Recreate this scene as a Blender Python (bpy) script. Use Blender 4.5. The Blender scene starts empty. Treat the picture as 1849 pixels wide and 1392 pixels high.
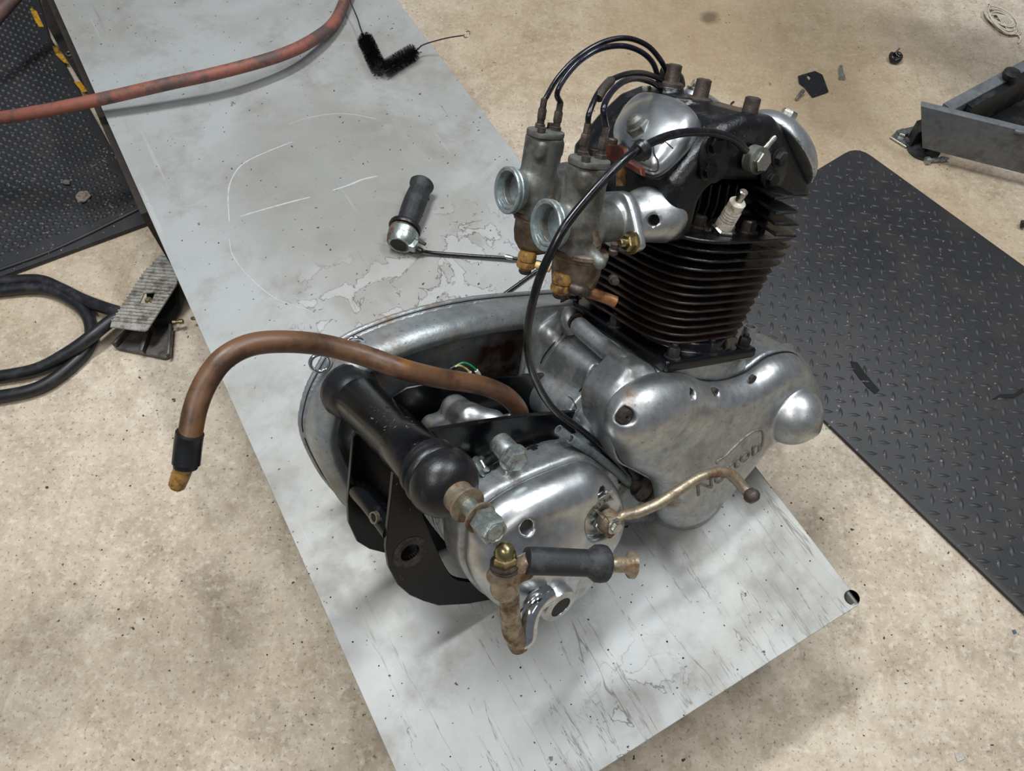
import bpy, bmesh, math, random
import numpy as np
from mathutils import Vector, Matrix
from mathutils.bvhtree import BVHTree
random.seed(7); rng = np.random.default_rng(7)
SC = bpy.context.scene
COL = SC.collection
# ------------------------------------------------------------------ camera
FPX, CX, CY = 1450.0, 924.5, 696.0
TILT = math.radians(29.2)
TZ = 0.20                      # table top height above the floor
CAM = np.array([0.0, 0.0, TZ + 0.933])
XC = np.array([1, 0, 0.]); ZC = np.array([0, math.sin(TILT), -math.cos(TILT)]); YC = np.array([0, -math.cos(TILT), -math.sin(TILT)])
cam_d = bpy.data.cameras.new('camera'); cam = bpy.data.objects.new('camera', cam_d); COL.objects.link(cam)
cam.location = CAM; cam.rotation_euler = (TILT, 0, 0)
cam_d.sensor_width = 36; cam_d.lens = FPX / 1849 * 36; cam_d.clip_start = 0.02
SC.camera = cam
# ------------------------------------------------------------------ world, lamps, exposure
SC.view_settings.view_transform = 'Standard'; SC.view_settings.look = 'None'
SC.view_settings.exposure = 0.0; SC.view_settings.gamma = 1.0; SC.view_settings.use_curve_mapping = False
wd = bpy.data.worlds.new('workshop_air'); SC.world = wd; wd.use_nodes = True
wd.node_tree.nodes['Background'].inputs[0].default_value = (0.80, 0.88, 1.0, 1)
wd.node_tree.nodes['Background'].inputs[1].default_value = 0.18
def area(name, loc, size, energy, color=(1, 0.97, 0.92), target=(0, 0.3, 0.2)):
    l = bpy.data.lights.new(name, 'AREA'); l.shape = 'RECTANGLE'; l.size, l.size_y = size
    l.energy = energy; l.color = color
    o = bpy.data.objects.new(name, l); COL.objects.link(o); o.location = loc
    d = Vector(target) - Vector(loc); o.rotation_euler = d.to_track_quat('-Z', 'Y').to_euler()
    return o
area('ceiling_lamp_a', (1.15, 0.98, 2.7), (1.3, 0.22), 36, (0.93, 0.97, 1.0))
area('ceiling_lamp_b', (-0.55, 1.05, 2.7), (1.0, 0.16), 50, (0.93, 0.97, 1.0))
area('ceiling_lamp_c', (-0.9, -0.6, 2.7), (1.3, 0.3), 19, (1, 0.95, 0.88))
area('ceiling_lamp_d', (1.3, -0.9, 2.7), (1.3, 0.3), 7, (1, 0.95, 0.88))

# ------------------------------------------------------------------ picking helpers
def ray(px, py):
    return (px - CX) / FPX * XC + (py - CY) / FPX * YC + ZC
def W(px, py, z=0.0):
    d = ray(px, py); t = (z - CAM[2]) / d[2]; return CAM + d * t
EW = np.array([[0.53111527, 0.83506535, 0.14346579], [-0.74007801, 0.37476355, 0.55842352], [0.41255438, -0.40276313, 0.81705614]])
u_, s_, v_ = np.linalg.svd(EW); EW = u_ @ v_          # engine axes: x = engine's right, y = forward, z = up the cylinders
EO = np.array([0.15759553, 0.4903222, 0.44765048 + TZ - 0.2665221])
EB = np.array([0.02, 0.03, -0.235])                     # base of the engine (sump) in engine axes
def E(px, py, **k):
    (a, v), = k.items(); i = 'xyz'.index(a)
    dl = EW.T @ ray(px, py); cl = EW.T @ (CAM - EO); t = (v - cl[i]) / dl[i]
    return cl + dl * t
def EP(px, py, P0, n):
    dl = EW.T @ ray(px, py); cl = EW.T @ (CAM - EO); n = np.array(n, float)
    t = ((np.array(P0) - cl) @ n) / (dl @ n); return cl + dl * t
def pxs(s): return [tuple(map(float, q.split(','))) for q in s.split()]
def wz(p): return float((EW @ np.array(p))[2] + EO[2] - TZ)      # height of an engine point above the deck
def lift(P, x, m=.003):                                            # keep a side outline above the deck
    o = []
    for y, z in P:
        h = wz((x, y, z)); o.append((y, z + (m - h) / EW[2][2] if h < m else z))
    return o
def toE(w): return EW.T @ (np.array(w) - EO)

# deck frame
ang = math.radians(29.33); TX = np.array([math.cos(ang), math.sin(ang), 0]); TY = np.array([-math.sin(ang), math.cos(ang), 0])
cR = W(1555, 1089, TZ)[:3]
tl0 = W(97, 0, TZ); tr0 = W(722, 0, TZ)
wL = abs((cR - tl0) @ TX)          # deck width
cL = cR - TX * wL
def TL(w): d = np.array(w) - cL; return (float(d @ TX), float(d @ TY))
# ------------------------------------------------------------------ curves
def catmull(P, n=6, closed=False):
    P = [np.array(p, float) for p in P]; N = len(P); out = []
    rngi = range(N) if closed else range(N - 1)
    for i in rngi:
        if closed: a, b, c, d = P[i - 1], P[i], P[(i + 1) % N], P[(i + 2) % N]
        else: a, b, c, d = P[max(i - 1, 0)], P[i], P[i + 1], P[min(i + 2, N - 1)]
        for j in range(n):
            t = j / n
            out.append(.5 * ((2 * b) + (c - a) * t + (2 * a - 5 * b + 4 * c - d) * t * t + (3 * b - a - 3 * c + d) * t ** 3))
    if not closed: out.append(P[-1])
    return out
def nrm(v): v = np.array(v, float); return v / (np.linalg.norm(v) + 1e-12)

# ------------------------------------------------------------------ materials
def lin(c):
    if isinstance(c, str): c = tuple(int(c[i:i + 2], 16) / 255 for i in (0, 2, 4))
    return tuple((x / 12.92 if x < .04045 else ((x + .055) / 1.055) ** 2.4) for x in c) + (1,)
class NT:
    def __init__(s, name):
        s.m = bpy.data.materials.new(name); s.m.use_nodes = True; s.t = s.m.node_tree; s.b = s.t.nodes['Principled BSDF']
        s.tc = s.t.nodes.new('ShaderNodeTexCoord'); s.co = s.tc.outputs['Object']
    def n(s, typ, ins=None, **props):
        nd = s.t.nodes.new('ShaderNode' + typ)
        for k, v in props.items(): setattr(nd, k, v)
        for k, v in (ins or {}).items():
            if isinstance(v, bpy.types.NodeSocket): s.t.links.new(v, nd.inputs[k])
            else: nd.inputs[k].default_value = v
        return nd
    def noise(s, scale, detail=4, rough=.6, co=None, dist=0.0):
        return s.n('TexNoise', {'Vector': co or s.co, 'Scale': scale, 'Detail': detail, 'Roughness': rough, 'Distortion': dist}).outputs['Fac']
    def ramp(s, f, a, b, lo=0.0, hi=1.0):
        return s.n('MapRange', {'Value': f, 'From Min': a, 'From Max': b, 'To Min': lo, 'To Max': hi}).outputs['Result']
    def mix(s, f, a, b):
        nd = s.t.nodes.new('ShaderNodeMix'); nd.data_type = 'RGBA'
        for i, v in ((0, f), (6, a), (7, b)):
            if isinstance(v, bpy.types.NodeSocket): s.t.links.new(v, nd.inputs[i])
            else: nd.inputs[i].default_value = v if i == 0 else (lin(v) if isinstance(v, str) else v)
        return nd.outputs[2]
    def math(s, op, a, b=0.0, c=0.0):
        nd = s.t.nodes.new('ShaderNodeMath'); nd.operation = op
        for i, v in enumerate((a, b, c)):
            if isinstance(v, bpy.types.NodeSocket): s.t.links.new(v, nd.inputs[i])
            else: nd.inputs[i].default_value = v
        return nd.outputs[0]
    def map(s, scale=(1, 1, 1), rot=(0, 0, 0), loc=(0, 0, 0), co=None):
        return s.n('Mapping', {'Vector': co or s.co, 'Scale': scale, 'Rotation': rot, 'Location': loc}).outputs[0]
    def set(s, k, v):
        if isinstance(v, bpy.types.NodeSocket): s.t.links.new(v, s.b.inputs[k])
        else: s.b.inputs[k].default_value = lin(v) if isinstance(v, str) else v
    def bump(s, h, strength=.3, dist=.001):
        nd = s.n('Bump', {'Height': h, 'Strength': strength, 'Distance': dist}); s.t.links.new(nd.outputs[0], s.b.inputs['Normal'])
MATS = {}
def mat(name, base, dirt, amount=.5, scale=40, rough=(.4, .7), metal=(1, .3), bump=.2, bscale=300, pits=None, spec=.5, coat=0):
    """base colour with blotches of dirt; amount = share of dirt"""
    m = NT(name); f = m.noise(scale, 6, .65)
    c0 = .68 - .36 * amount
    k = m.ramp(f, c0 - .07, c0 + .09)
    f2 = m.noise(scale * 4.3, 3, .6); tint = m.ramp(f2, .3, .7, .80, 1.12)
    col = m.mix(k, base, dirt)
    hsv = m.n('HueSaturation', {'Color': col, 'Value': tint}).outputs[0]
    col = hsv
    rg = m.ramp(k, 0, 1, rough[0], rough[1]); mt = m.ramp(k, 0, 1, metal[0], metal[1])
    if pits:
        p = m.ramp(m.noise(scale * 14, 4, .6), .62, .72, 0, .9); col = m.mix(p, col, pits)
    m.set('Base Color', col); m.set('Roughness', rg); m.set('Metallic', mt); m.set('Specular IOR Level', spec)
    if coat: m.set('Coat Weight', coat); m.set('Coat Roughness', .15)
    m.bump(m.noise(bscale, 4, .6), bump, .0006)
    MATS[name] = m.m; return m.m
mat('cast_aluminium', 'b4b8b9', '6e665c', .22, 28, (.42, .6), (.9, .4), .30, 700, '6a625a')
mat('cover_aluminium', 'bcbfc0', '8a7868', .16, 22, (.38, .52), (.94, .65), .18, 800, '80705f')
mat('polished_aluminium', 'c6c9ca', 'a08a78', .12, 18, (.31, .45), (.95, .8), .12, 500)
mat('primary_aluminium', 'aab0b2', '7b6a5a', .30, 16, (.46, .65), (.8, .35), .6, 320, '6c5f54')
mat('black_enamel', '08090c', '1c1a19', .10, 60, (.22, .45), (0, 0), .15, 300, spec=.38)
mat('head_black', '0b0c0e', '242424', .22, 70, (.30, .6), (0, 0), .7, 400)
mat('barrel_black', '120d0a', '2e1c12', .55, 30, (.42, .62), (0, 0), .5, 500)
mat('zinc_body', '7d7f7a', '4f4a42', .48, 36, (.48, .7), (.7, .35), .4, 500)
mat('zinc_light', 'a9b6b8', '6c6f6d', .30, 60, (.4, .6), (.8, .3), .4, 500)
mat('stained_zinc', '857a6c', '4a3525', .60, 45, (.5, .75), (.4, .1), .5, 500)
mat('bowl_metal', '807668', '57422f', .55, 34, (.45, .7), (.5, .2), .4, 500)
mat('brown_steel', '574d46', '332b26', .5, 120, (.45, .7), (.6, .3), .5, 600)
mat('rusty_steel', 'a39782', '64492f', .44, 50, (.32, .7), (.75, .2), .5, 500)
mat('bright_steel', 'b9bbb5', '84705c', .25, 90, (.25, .5), (1, .6), .15, 400)
mat('zinc_plated', 'aab3b0', '6c6a60', .3, 120, (.35, .55), (.9, .4), .3, 500)
mat('chrome', 'd2d4d6', '9a938a', .12, 40, (.10, .3), (1, .9), .05, 300)
mat('amber_plastic', '98733a', '54361a', .42, 110, (.35, .6), (0, 0), .2, 400)
mat('cream_plastic', 'd8b878', '8a6030', .3, 160, (.4, .6), (0, 0), .2, 400)
mat('copper_tube', '96663a', '5e3a1e', .35, 60, (.4, .55), (.2, .1), .2, 400)
mat('black_rubber', '141517', '252425', .2, 60, (.34, .5), (0, 0), .3, 500)
mat('grip_rubber', '202224', '3a3a3b', .35, 60, (.55, .7), (0, 0), .4, 600)
mat('black_cable', '0c0c10', '1c1c22', .3, 90, (.22, .35), (0, 0), .1, 300)
mat('clear_purple_cable', '0e0c1c', '1c1c22', .3, 90, (.2, .35), (0, 0), .1, 300)
mat('grey_tube', '6d7478', '4c5256', .3, 60, (.4, .5), (0, 0), .1, 300)
mat('porcelain', 'ded8c8', 'a89a80', .25, 150, (.25, .45), (0, 0), .05, 300)
mat('dark_gap', '060606', '0a0a0a', .3, 60, (.8, .9), (0, 0), 0, 300)
mat('brown_fibre', '58261a', '3a160c', .4, 70, (.3, .5), (0, 0), .1, 300)
mat('green_wire', '1f8a5c', '1a6a48', .3, 90, (.35, .45), (0, 0), 0, 300)
mat('yellow_wire', 'b8b070', '8a8040', .3, 90, (.35, .45), (0, 0), 0, 300)
mat('air_hose_black', '17191c', '2a2b2e', .35, 40, (.42, .6), (0, 0), .15, 300)
mat('pedal_metal', 'a8a49c', '6c665e', .45, 60, (.45, .65), (.55, .3), .4, 500)
mat('pedal_base_metal', '5c5854', '36322f', .4, 40, (.35, .6), (.6, .3), .4, 500)
mat('brass', 'a0946e', '6c5c3c', .3, 90, (.3, .5), (1, .6), .1, 500)
mat('grey_paint', '6c6f72', '55575a', .3, 20, (.4, .55), (.1, 0), .2, 400)
mat('dark_steel', '1a1a1b', '2c2a28', .35, 30, (.5, .7), (.3, 0), .3, 400)
mat('yellow_tape', 'c8961e', '6a5020', .35, 60, (.5, .7), (0, 0), .2, 300)
mat('brown_skirt', '3c342e', '1e1a18', .45, 20, (.4, .6), (.4, .1), .2, 300)
mat('string_white', 'c8bfb0', 'a09484', .3, 200, (.8, .9), (0, 0), .3, 900)
mat('wood_chip', '9a8c80', '5c524a', .4, 200, (.7, .9), (0, 0), .3, 900)
mat('scratch_chalk', 'b9bab6', 'a4a5a2', .4, 200, (.5, .7), (.1, 0), .1, 900)
mat('clear_plastic', 'b8b4ac', 'a49c90', .3, 100, (.2, .4), (0, 0), .1, 300)
mat('letter_ink', '1c1c1c', '222222', .3, 60, (.6, .6), (0, 0), 0, 300)
mat('letter_grime', '8a867e', '605a52', .4, 120, (.5, .6), (.5, .2), .2, 300)
mat('rust_orange', '8a4a1c', '5a2c12', .4, 160, (.7, .8), (.1, 0), .4, 500)
def mk_hose():
    m = NT('brown_hose'); a = m.noise(26, 5, .6); b = m.noise(11, 3, .5)
    c = m.mix(m.ramp(a, .42, .58), '644630', '402b1d'); c = m.mix(m.ramp(b, .60, .68), c, '80520f')
    m.set('Base Color', c); m.set('Roughness', .42); m.bump(m.noise(300, 3), .15, .0005); MATS['brown_hose'] = m.m
mk_hose()
def mk_red():
    m = NT('red_hose'); a = m.noise(16, 6, .7)
    c = m.mix(m.ramp(a, .44, .56), '864f40', '54423e'); c = m.mix(m.ramp(m.noise(60, 4), .62, .72), c, '3a3230')
    m.set('Base Color', c); m.set('Roughness', .6); m.bump(m.noise(200, 3), .2, .0008); MATS['red_hose'] = m.m
mk_red()
def mk_floor():
    m = NT('concrete'); a = m.noise(2.2, 8, .62); b = m.noise(16, 8, .72); c3 = m.noise(90, 6, .7)
    c = m.mix(m.ramp(a, .36, .66), 'd0c3b0', 'bfaf98')
    c = m.mix(m.ramp(b, .42, .70), c, 'a3937f')
    c = m.mix(m.ramp(m.noise(5.3, 8, .72, dist=.3), .53, .68, 0, .75), c, '877868')
    c = m.mix(m.ramp(c3, .50, .72, 0, .8), c, 'ded4c4')
    c = m.mix(m.ramp(m.noise(190, 3, .6), .30, .42, .7, 0), c, '5e5142')
    st = m.noise(28, 5, .65, co=m.map((1, .16, 1), (0, 0, math.radians(-52))))
    c = m.mix(m.ramp(st, .58, .70, 0, .45), c, '94836c')
    c = m.mix(m.ramp(m.noise(75, 2, .5), .72, .75), c, '3e342a')
    for px, py, r, k in ((1000, 60, .30, .45), (1400, 60, .34, .55), (1560, 330, .28, .45), (1740, 560, .25, .4), (1250, 60, .2, .3), (60, 480, .2, .25)):  # broad yellow-brown stains; weaker far light is put into their colour too
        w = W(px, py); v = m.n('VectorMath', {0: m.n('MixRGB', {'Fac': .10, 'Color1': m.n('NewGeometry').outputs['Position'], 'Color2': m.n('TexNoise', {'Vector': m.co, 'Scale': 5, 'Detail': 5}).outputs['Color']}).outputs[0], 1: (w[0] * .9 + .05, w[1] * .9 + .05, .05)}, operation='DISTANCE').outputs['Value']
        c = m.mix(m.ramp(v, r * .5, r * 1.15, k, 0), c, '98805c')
    # brown oil blotches where the photograph has them
    geo = m.n('NewGeometry').outputs['Position']
    for (px, py, r, k) in ((1780, 110, .16, .55), (1280, 30, .03, .7), (1640, 60, .10, .4), (1470, 60, .2, .3), (1500, 190, .12, .3), (318, 440, .018, .75), (1350, 1140, .07, .35), (60, 1200, .14, .25), (330, 1180, .12, .3)):
        w = W(px, py)
        wob = m.n('MixRGB', {'Fac': .06, 'Color1': geo, 'Color2': m.n('TexNoise', {'Vector': m.co, 'Scale': 9, 'Detail': 5}).outputs['Color']}).outputs[0]
        v = m.n('VectorMath', {0: wob, 1: (w[0] * .94 + .03, w[1] * .94 + .03, .03)}, operation='DISTANCE').outputs['Value']
        c = m.mix(m.ramp(v, r * .4, r, k, 0), c, '4e4030')
    m.set('Base Color', c); m.set('Roughness', m.ramp(b, .3, .7, .55, .8)); m.set('Specular IOR Level', .35)
    h = m.math('ADD', m.math('MULTIPLY', b, .6), c3); m.bump(h, .35, .002); MATS['concrete'] = m.m
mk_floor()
def mk_table():
    m = NT('table_paint')
    # local frame: x across, y along the bench
    a = m.noise(3.1, 8, .62, dist=.4); b = m.noise(14, 7, .66)
    c = m.mix(m.ramp(a, .40, .62), 'a7aaa9', '999892')
    c = m.mix(m.ramp(b, .48, .72, 0, .75), c, '817d76')
    c = m.mix(m.ramp(m.noise(5.5, 6, .6, dist=1.2), .52, .62, 0, .6), c, 'a9abaa')
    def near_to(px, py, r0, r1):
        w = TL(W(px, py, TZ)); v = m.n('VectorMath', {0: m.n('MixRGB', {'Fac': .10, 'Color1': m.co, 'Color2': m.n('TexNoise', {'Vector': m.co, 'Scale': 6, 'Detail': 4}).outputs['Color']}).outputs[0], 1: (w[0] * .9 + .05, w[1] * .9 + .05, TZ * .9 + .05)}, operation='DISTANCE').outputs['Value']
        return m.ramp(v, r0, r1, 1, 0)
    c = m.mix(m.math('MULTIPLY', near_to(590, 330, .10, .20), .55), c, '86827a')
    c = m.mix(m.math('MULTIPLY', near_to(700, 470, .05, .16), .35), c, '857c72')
    sep = m.n('SeparateXYZ', {0: m.co})
    # dried-fluid tide marks, only round the twist grip and by the far rim of the chaincase
    n1 = m.noise(21, 5, .55, dist=.5); ring = m.ramp(m.math('ABSOLUTE', m.math('SUBTRACT', n1, .53)), 0, .011, 1, 0)
    patch = m.math('MAXIMUM', near_to(830, 520, .09, .15), m.math('MAXIMUM', near_to(640, 560, .06, .11), near_to(1150, 1300, .04, .09)))
    inside_ = m.ramp(n1, .53, .56)
    c = m.mix(m.math('MULTIPLY', m.math('MULTIPLY', inside_, patch), .45), c, 'b2b4b2')
    c = m.mix(m.math('MULTIPLY', m.math('MULTIPLY', ring, patch), .85), c, '4e4740')
    n2 = m.noise(34, 4, .5, dist=.3, co=m.map((1.2, .10, 1), (0, 0, 0), (.7, .1, 0)))
    ring2 = m.ramp(m.math('ABSOLUTE', m.math('SUBTRACT', n2, .56)), 0, .009, 1, 0)
    near = m.ramp(sep.outputs[1], -.02, .10, 1, 0)
    c = m.mix(m.math('MULTIPLY', m.math('MULTIPLY', ring2, near), .7), c, '504a44')
    n3 = m.noise(11, 5, .62, dist=.6, co=m.map((2.4, .20, 1), (0, 0, 0), (.2, .1, 0))); ring3 = m.ramp(m.math('ABSOLUTE', m.math('SUBTRACT', n3, .52)), 0, .006, 1, 0)
    c = m.mix(m.math('MULTIPLY', m.math('MULTIPLY', ring3, m.ramp(sep.outputs[1], .12, .34, 1, 0)), .8), c, '5a554e')
    sp = m.ramp(m.noise(130, 2, .5), .71, .73); c = m.mix(sp, c, '3a3632')
    sp2 = m.ramp(m.noise(45, 3, .6), .70, .73); c = m.mix(sp2, c, '5e5a54')
    sc = m.noise(60, 3, .5, co=m.map((1, .04, 1), (0, 0, math.radians(20)))); c = m.mix(m.ramp(sc, .70, .74, 0, .3), c, 'c0c1c0')
    sc = m.noise(70, 3, .5, co=m.map((1, .05, 1), (0, 0, math.radians(-65)))); c = m.mix(m.ramp(sc, .68, .73, 0, .4), c, '78766f')
    m.set('Base Color', c); m.set('Metallic', .2); m.set('Roughness', m.ramp(b, .3, .7, .38, .54))
    m.bump(m.math('ADD', m.noise(220, 4), m.math('MULTIPLY', n1, 2)), .06, .001); MATS['table_paint'] = m.m
mk_table()
def mk_mat(name, c1, c2):
    m = NT(name); a = m.noise(4, 6, .6); c = m.mix(m.ramp(a, .35, .65), c1, c2)
    c = m.mix(m.ramp(m.noise(150, 2, .5), .70, .73, 0, .8), c, '84807a'); c = m.mix(m.ramp(m.noise(14, 5), .52, .7, 0, .5), c, '3c3733')
    m.set('Base Color', c); m.set('Roughness', m.ramp(a, .3, .7, .42, .58)); m.set('Specular IOR Level', .45)
    m.bump(m.noise(500, 3), .25, .0006); MATS[name] = m.m
mk_mat('mat_rubber', '222426', '2c2c2e'); mk_mat('diamond_rubber', '242527', '2f2e2f')
M = MATS

# ------------------------------------------------------------------ mesh makers
def mesh_obj(name, verts, faces, m, parent=None, smooth=True, angle=35, label=None):
    me = bpy.data.meshes.new(name)
    verts = np.asarray(verts, dtype=np.float32)
    me.from_pydata(verts.tolist(), [], [tuple(f) for f in faces]) if not isinstance(faces, np.ndarray) else quads(me, verts, faces)
    me.update()
    if smooth:
        me.shade_smooth()
        if angle: me.set_sharp_from_angle(angle=math.radians(angle))
    me.materials.append(M[m] if isinstance(m, str) else m)
    o = bpy.data.objects.new(name, me); COL.objects.link(o)
    if parent is not None:
        o.parent = parent
        if parent.get('offs') is not None: o.location = [-v for v in parent['offs']]
    if label: o['label'] = label
    return o
def quads(me, V, F):
    me.vertices.add(len(V)); me.vertices.foreach_set('co', V.ravel())
    me.loops.add(F.size); me.loops.foreach_set('vertex_index', F.astype(np.int32).ravel())
    me.polygons.add(len(F)); me.polygons.foreach_set('loop_start', np.arange(0, F.size, 4, dtype=np.int32))
    me.validate()
def thing(name, label, cat, loc=(0, 0, 0), group=None):
    o = bpy.data.objects.new(name, None); COL.objects.link(o); o.empty_display_size = .05
    o.location = loc; o['offs'] = [float(v) for v in loc]; o['label'] = label; o['category'] = cat
    if group: o['group'] = group
    return o
def tag(o, label, cat, group=None):
    o['label'] = label; o['category'] = cat
    if group: o['group'] = group
    return o
def struct(o): o['kind'] = 'structure'; return o
class MB:
    def __init__(s): s.v = []; s.f = []
    def add(s, V, F):
        k = len(s.v); s.v += [tuple(float(c) for c in p) for p in V]; s.f += [tuple(i + k for i in f) for f in F]; return s
    def obj(s, name, m, parent=None, **k): return mesh_obj(name, s.v, s.f, m, parent, **k)
def frame(d, up=None):
    d = nrm(d); a = np.array([0, 0, 1.]) if up is None else np.array(up, float)
    if abs(d @ nrm(a)) > .95: a = np.array([1., 0, 0])
    x = nrm(np.cross(a, d)); y = np.cross(d, x); return x, y, d
def g_lathe(prof, A, d, seg=24, up=None, ring=False):
    """prof: list of (radius, distance along d)"""
    x, y, d = frame(d, up); A = np.array(A, float); V = []; F = []
    n = len(prof)
    for r, h in prof:
        for i in range(seg):
            a = 2 * math.pi * i / seg; V.append(A + d * h + (x * math.cos(a) + y * math.sin(a)) * r)
    for j in range(n - 1):
        for i in range(seg):
            k = (i + 1) % seg; F.append((j * seg + i, j * seg + k, (j + 1) * seg + k, (j + 1) * seg + i))
    if ring:
        for i in range(seg):
            k = (i + 1) % seg; F.append(((n - 1) * seg + i, (n - 1) * seg + k, k, i))
        return V, F
    if prof[0][0] > 1e-6: F.append(tuple(reversed(range(seg))))
    if prof[-1][0] > 1e-6: F.append(tuple((n - 1) * seg + i for i in range(seg)))
    return V, F
def g_hex(A, d, r, h, up=None, cham=.15):
    return g_lathe([(r * .97, 0), (r, h * .05), (r, h * (1 - cham)), (r * .86, h)], A, d, 6, up)
def g_bolt(A, d, r, h, washer=True, stud=0.0):
    V, F = g_hex(A, d, r, h); b = MB().add(V, F); d = nrm(d)
    if washer: b.add(*g_lathe([(r * 1.35, -.0012), (r * 1.35, .0006), (r * 1.2, .0010)], A, d, 20))
    if stud: b.add(*g_lathe([(r * .5, h * .5), (r * .5, h + stud), (r * .4, h + stud + .0006)], A, d, 14))
    return b
def bolt(name, A, d, r, h, m, parent, washer=True, stud=0.0, label=None):
    b = g_bolt(A, d, r, h, washer, stud); return b.obj(name, m, parent, angle=30, label=label)
def g_tube(P, R, seg=12, n=6, closed=False, inner=None):
    P = catmull(P, n, closed) if n else [np.array(p, float) for p in P]
    N = len(P)
    if np.isscalar(R): R = [R] * N
    else:
        xs = np.linspace(0, 1, len(R)); R = np.interp(np.linspace(0, 1, N), xs, R)
    T = [nrm(P[min(i + 1, N - 1)] - P[max(i - 1, 0)]) if not closed else nrm(P[(i + 1) % N] - P[i - 1]) for i in range(N)]
    x, y, _ = frame(T[0]); V = []; F = []
    for i in range(N):
        x = nrm(x - T[i] * (x @ T[i])); y = np.cross(T[i], x)
        for j in range(seg):
            a = 2 * math.pi * j / seg; V.append(P[i] + (x * math.cos(a) + y * math.sin(a)) * R[i])
    for i in range(N if closed else N - 1):
        for j in range(seg):
            k = (j + 1) % seg; q = (i + 1) % N; F.append((i * seg + j, i * seg + k, q * seg + k, q * seg + j))
    if not closed:
        if inner:   # open end: short bore
            for end, ti in ((0, T[0]), (N - 1, -T[-1])):
                k = len(V); base = end * seg
                c = P[end]
                for j in range(seg): V.append(c + (np.array(V[base + j]) - c) * inner)
                for j in range(seg): V.append(c + (np.array(V[base + j]) - c) * inner * .9 + ti * R[end] * 3)
                for j in range(seg):
                    q = (j + 1) % seg
                    f1 = (base + j, k + j, k + q, base + q); f2 = (k + j, k + seg + j, k + seg + q, k + q)
                    F.append(f1 if end == 0 else f1[::-1]); F.append(f2 if end == 0 else f2[::-1])
                F.append(tuple(k + seg + j for j in range(seg)))
        else:
            F.append(tuple(reversed(range(seg)))); F.append(tuple((N - 1) * seg + j for j in range(seg)))
    return V, F
def tube(name, P, R, m, parent=None, seg=12, n=6, closed=False, inner=None, **k):
    k.setdefault('angle', 62); return MB().add(*g_tube(P, R, seg, n, closed, inner)).obj(name, m, parent, **k)
def lathe(name, prof, A, d, m, parent=None, seg=28, ring=False, **k):
    return MB().add(*g_lathe(prof, A, d, seg, None, ring)).obj(name, m, parent, **k)
def plate_mesh(outer, holes, thick, O, U, Vv, bevel=0.0008, seg_bev=1):
    """flat plate with holes: 2-D loops on the plane (O,U,V), extruded along U x V by thick; returns verts, faces"""
    bm = bmesh.new(); O = np.array(O, float); U = np.array(U, float); Vv = np.array(Vv, float)
    for lp in [outer] + list(holes):
        vs = [bm.verts.new(O + U * p[0] + Vv * p[1]) for p in lp]
        for i in range(len(vs)): bm.edges.new((vs[i], vs[(i + 1) % len(vs)]))
    bmesh.ops.triangle_fill(bm, use_beauty=True, use_dissolve=True, edges=bm.edges[:])
    n = nrm(np.cross(U, Vv))
    g = bmesh.ops.extrude_face_region(bm, geom=bm.faces[:])
    bmesh.ops.translate(bm, verts=[e for e in g['geom'] if isinstance(e, bmesh.types.BMVert)], vec=Vector(n * thick))
    bmesh.ops.recalc_face_normals(bm, faces=bm.faces[:])
    if bevel:
        ed = [e for e in bm.edges if len(e.link_faces) == 2 and e.calc_face_angle(0) > 1.2 and all(abs(f.normal.dot(Vector(n))) > .9 or abs(f.normal.dot(Vector(n))) < .1 for f in e.link_faces) and any(abs(f.normal.dot(Vector(n))) > .9 for f in e.link_faces)]
        bmesh.ops.bevel(bm, geom=ed, offset=bevel, segments=seg_bev, profile=.6, affect='EDGES', clamp_overlap=True)
    bm.verts.ensure_lookup_table(); bm.verts.index_update()
    V = [tuple(v.co) for v in bm.verts]; F = [tuple(v.index for v in f.verts) for f in bm.faces]; bm.free()
    return V, F
def plate(name, outer, holes, thick, O, U, Vv, m, parent=None, bevel=.0008, seg_bev=1, **k):
    return MB().add(*plate_mesh(outer, holes, thick, O, U, Vv, bevel, seg_bev)).obj(name, m, parent, **k)
def circle(cx, cy, r, n=20, ry=None, rot=0):
    o = []
    for i in range(n):
        a = 2 * math.pi * i / n; x, y = r * math.cos(a), (ry or r) * math.sin(a)
        o.append((cx + x * math.cos(rot) - y * math.sin(rot), cy + x * math.sin(rot) + y * math.cos(rot)))
    return o
def sq(cx, cy, rx, ry, n=5, seg=40):
    o = []
    for i in range(seg):
        a = 2 * math.pi * i / seg; c, s = math.cos(a), math.sin(a); q = (abs(c) ** n + abs(s) ** n) ** (-1 / n)
        o.append((cx + rx * c * q, cy + ry * s * q))
    return o

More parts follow.
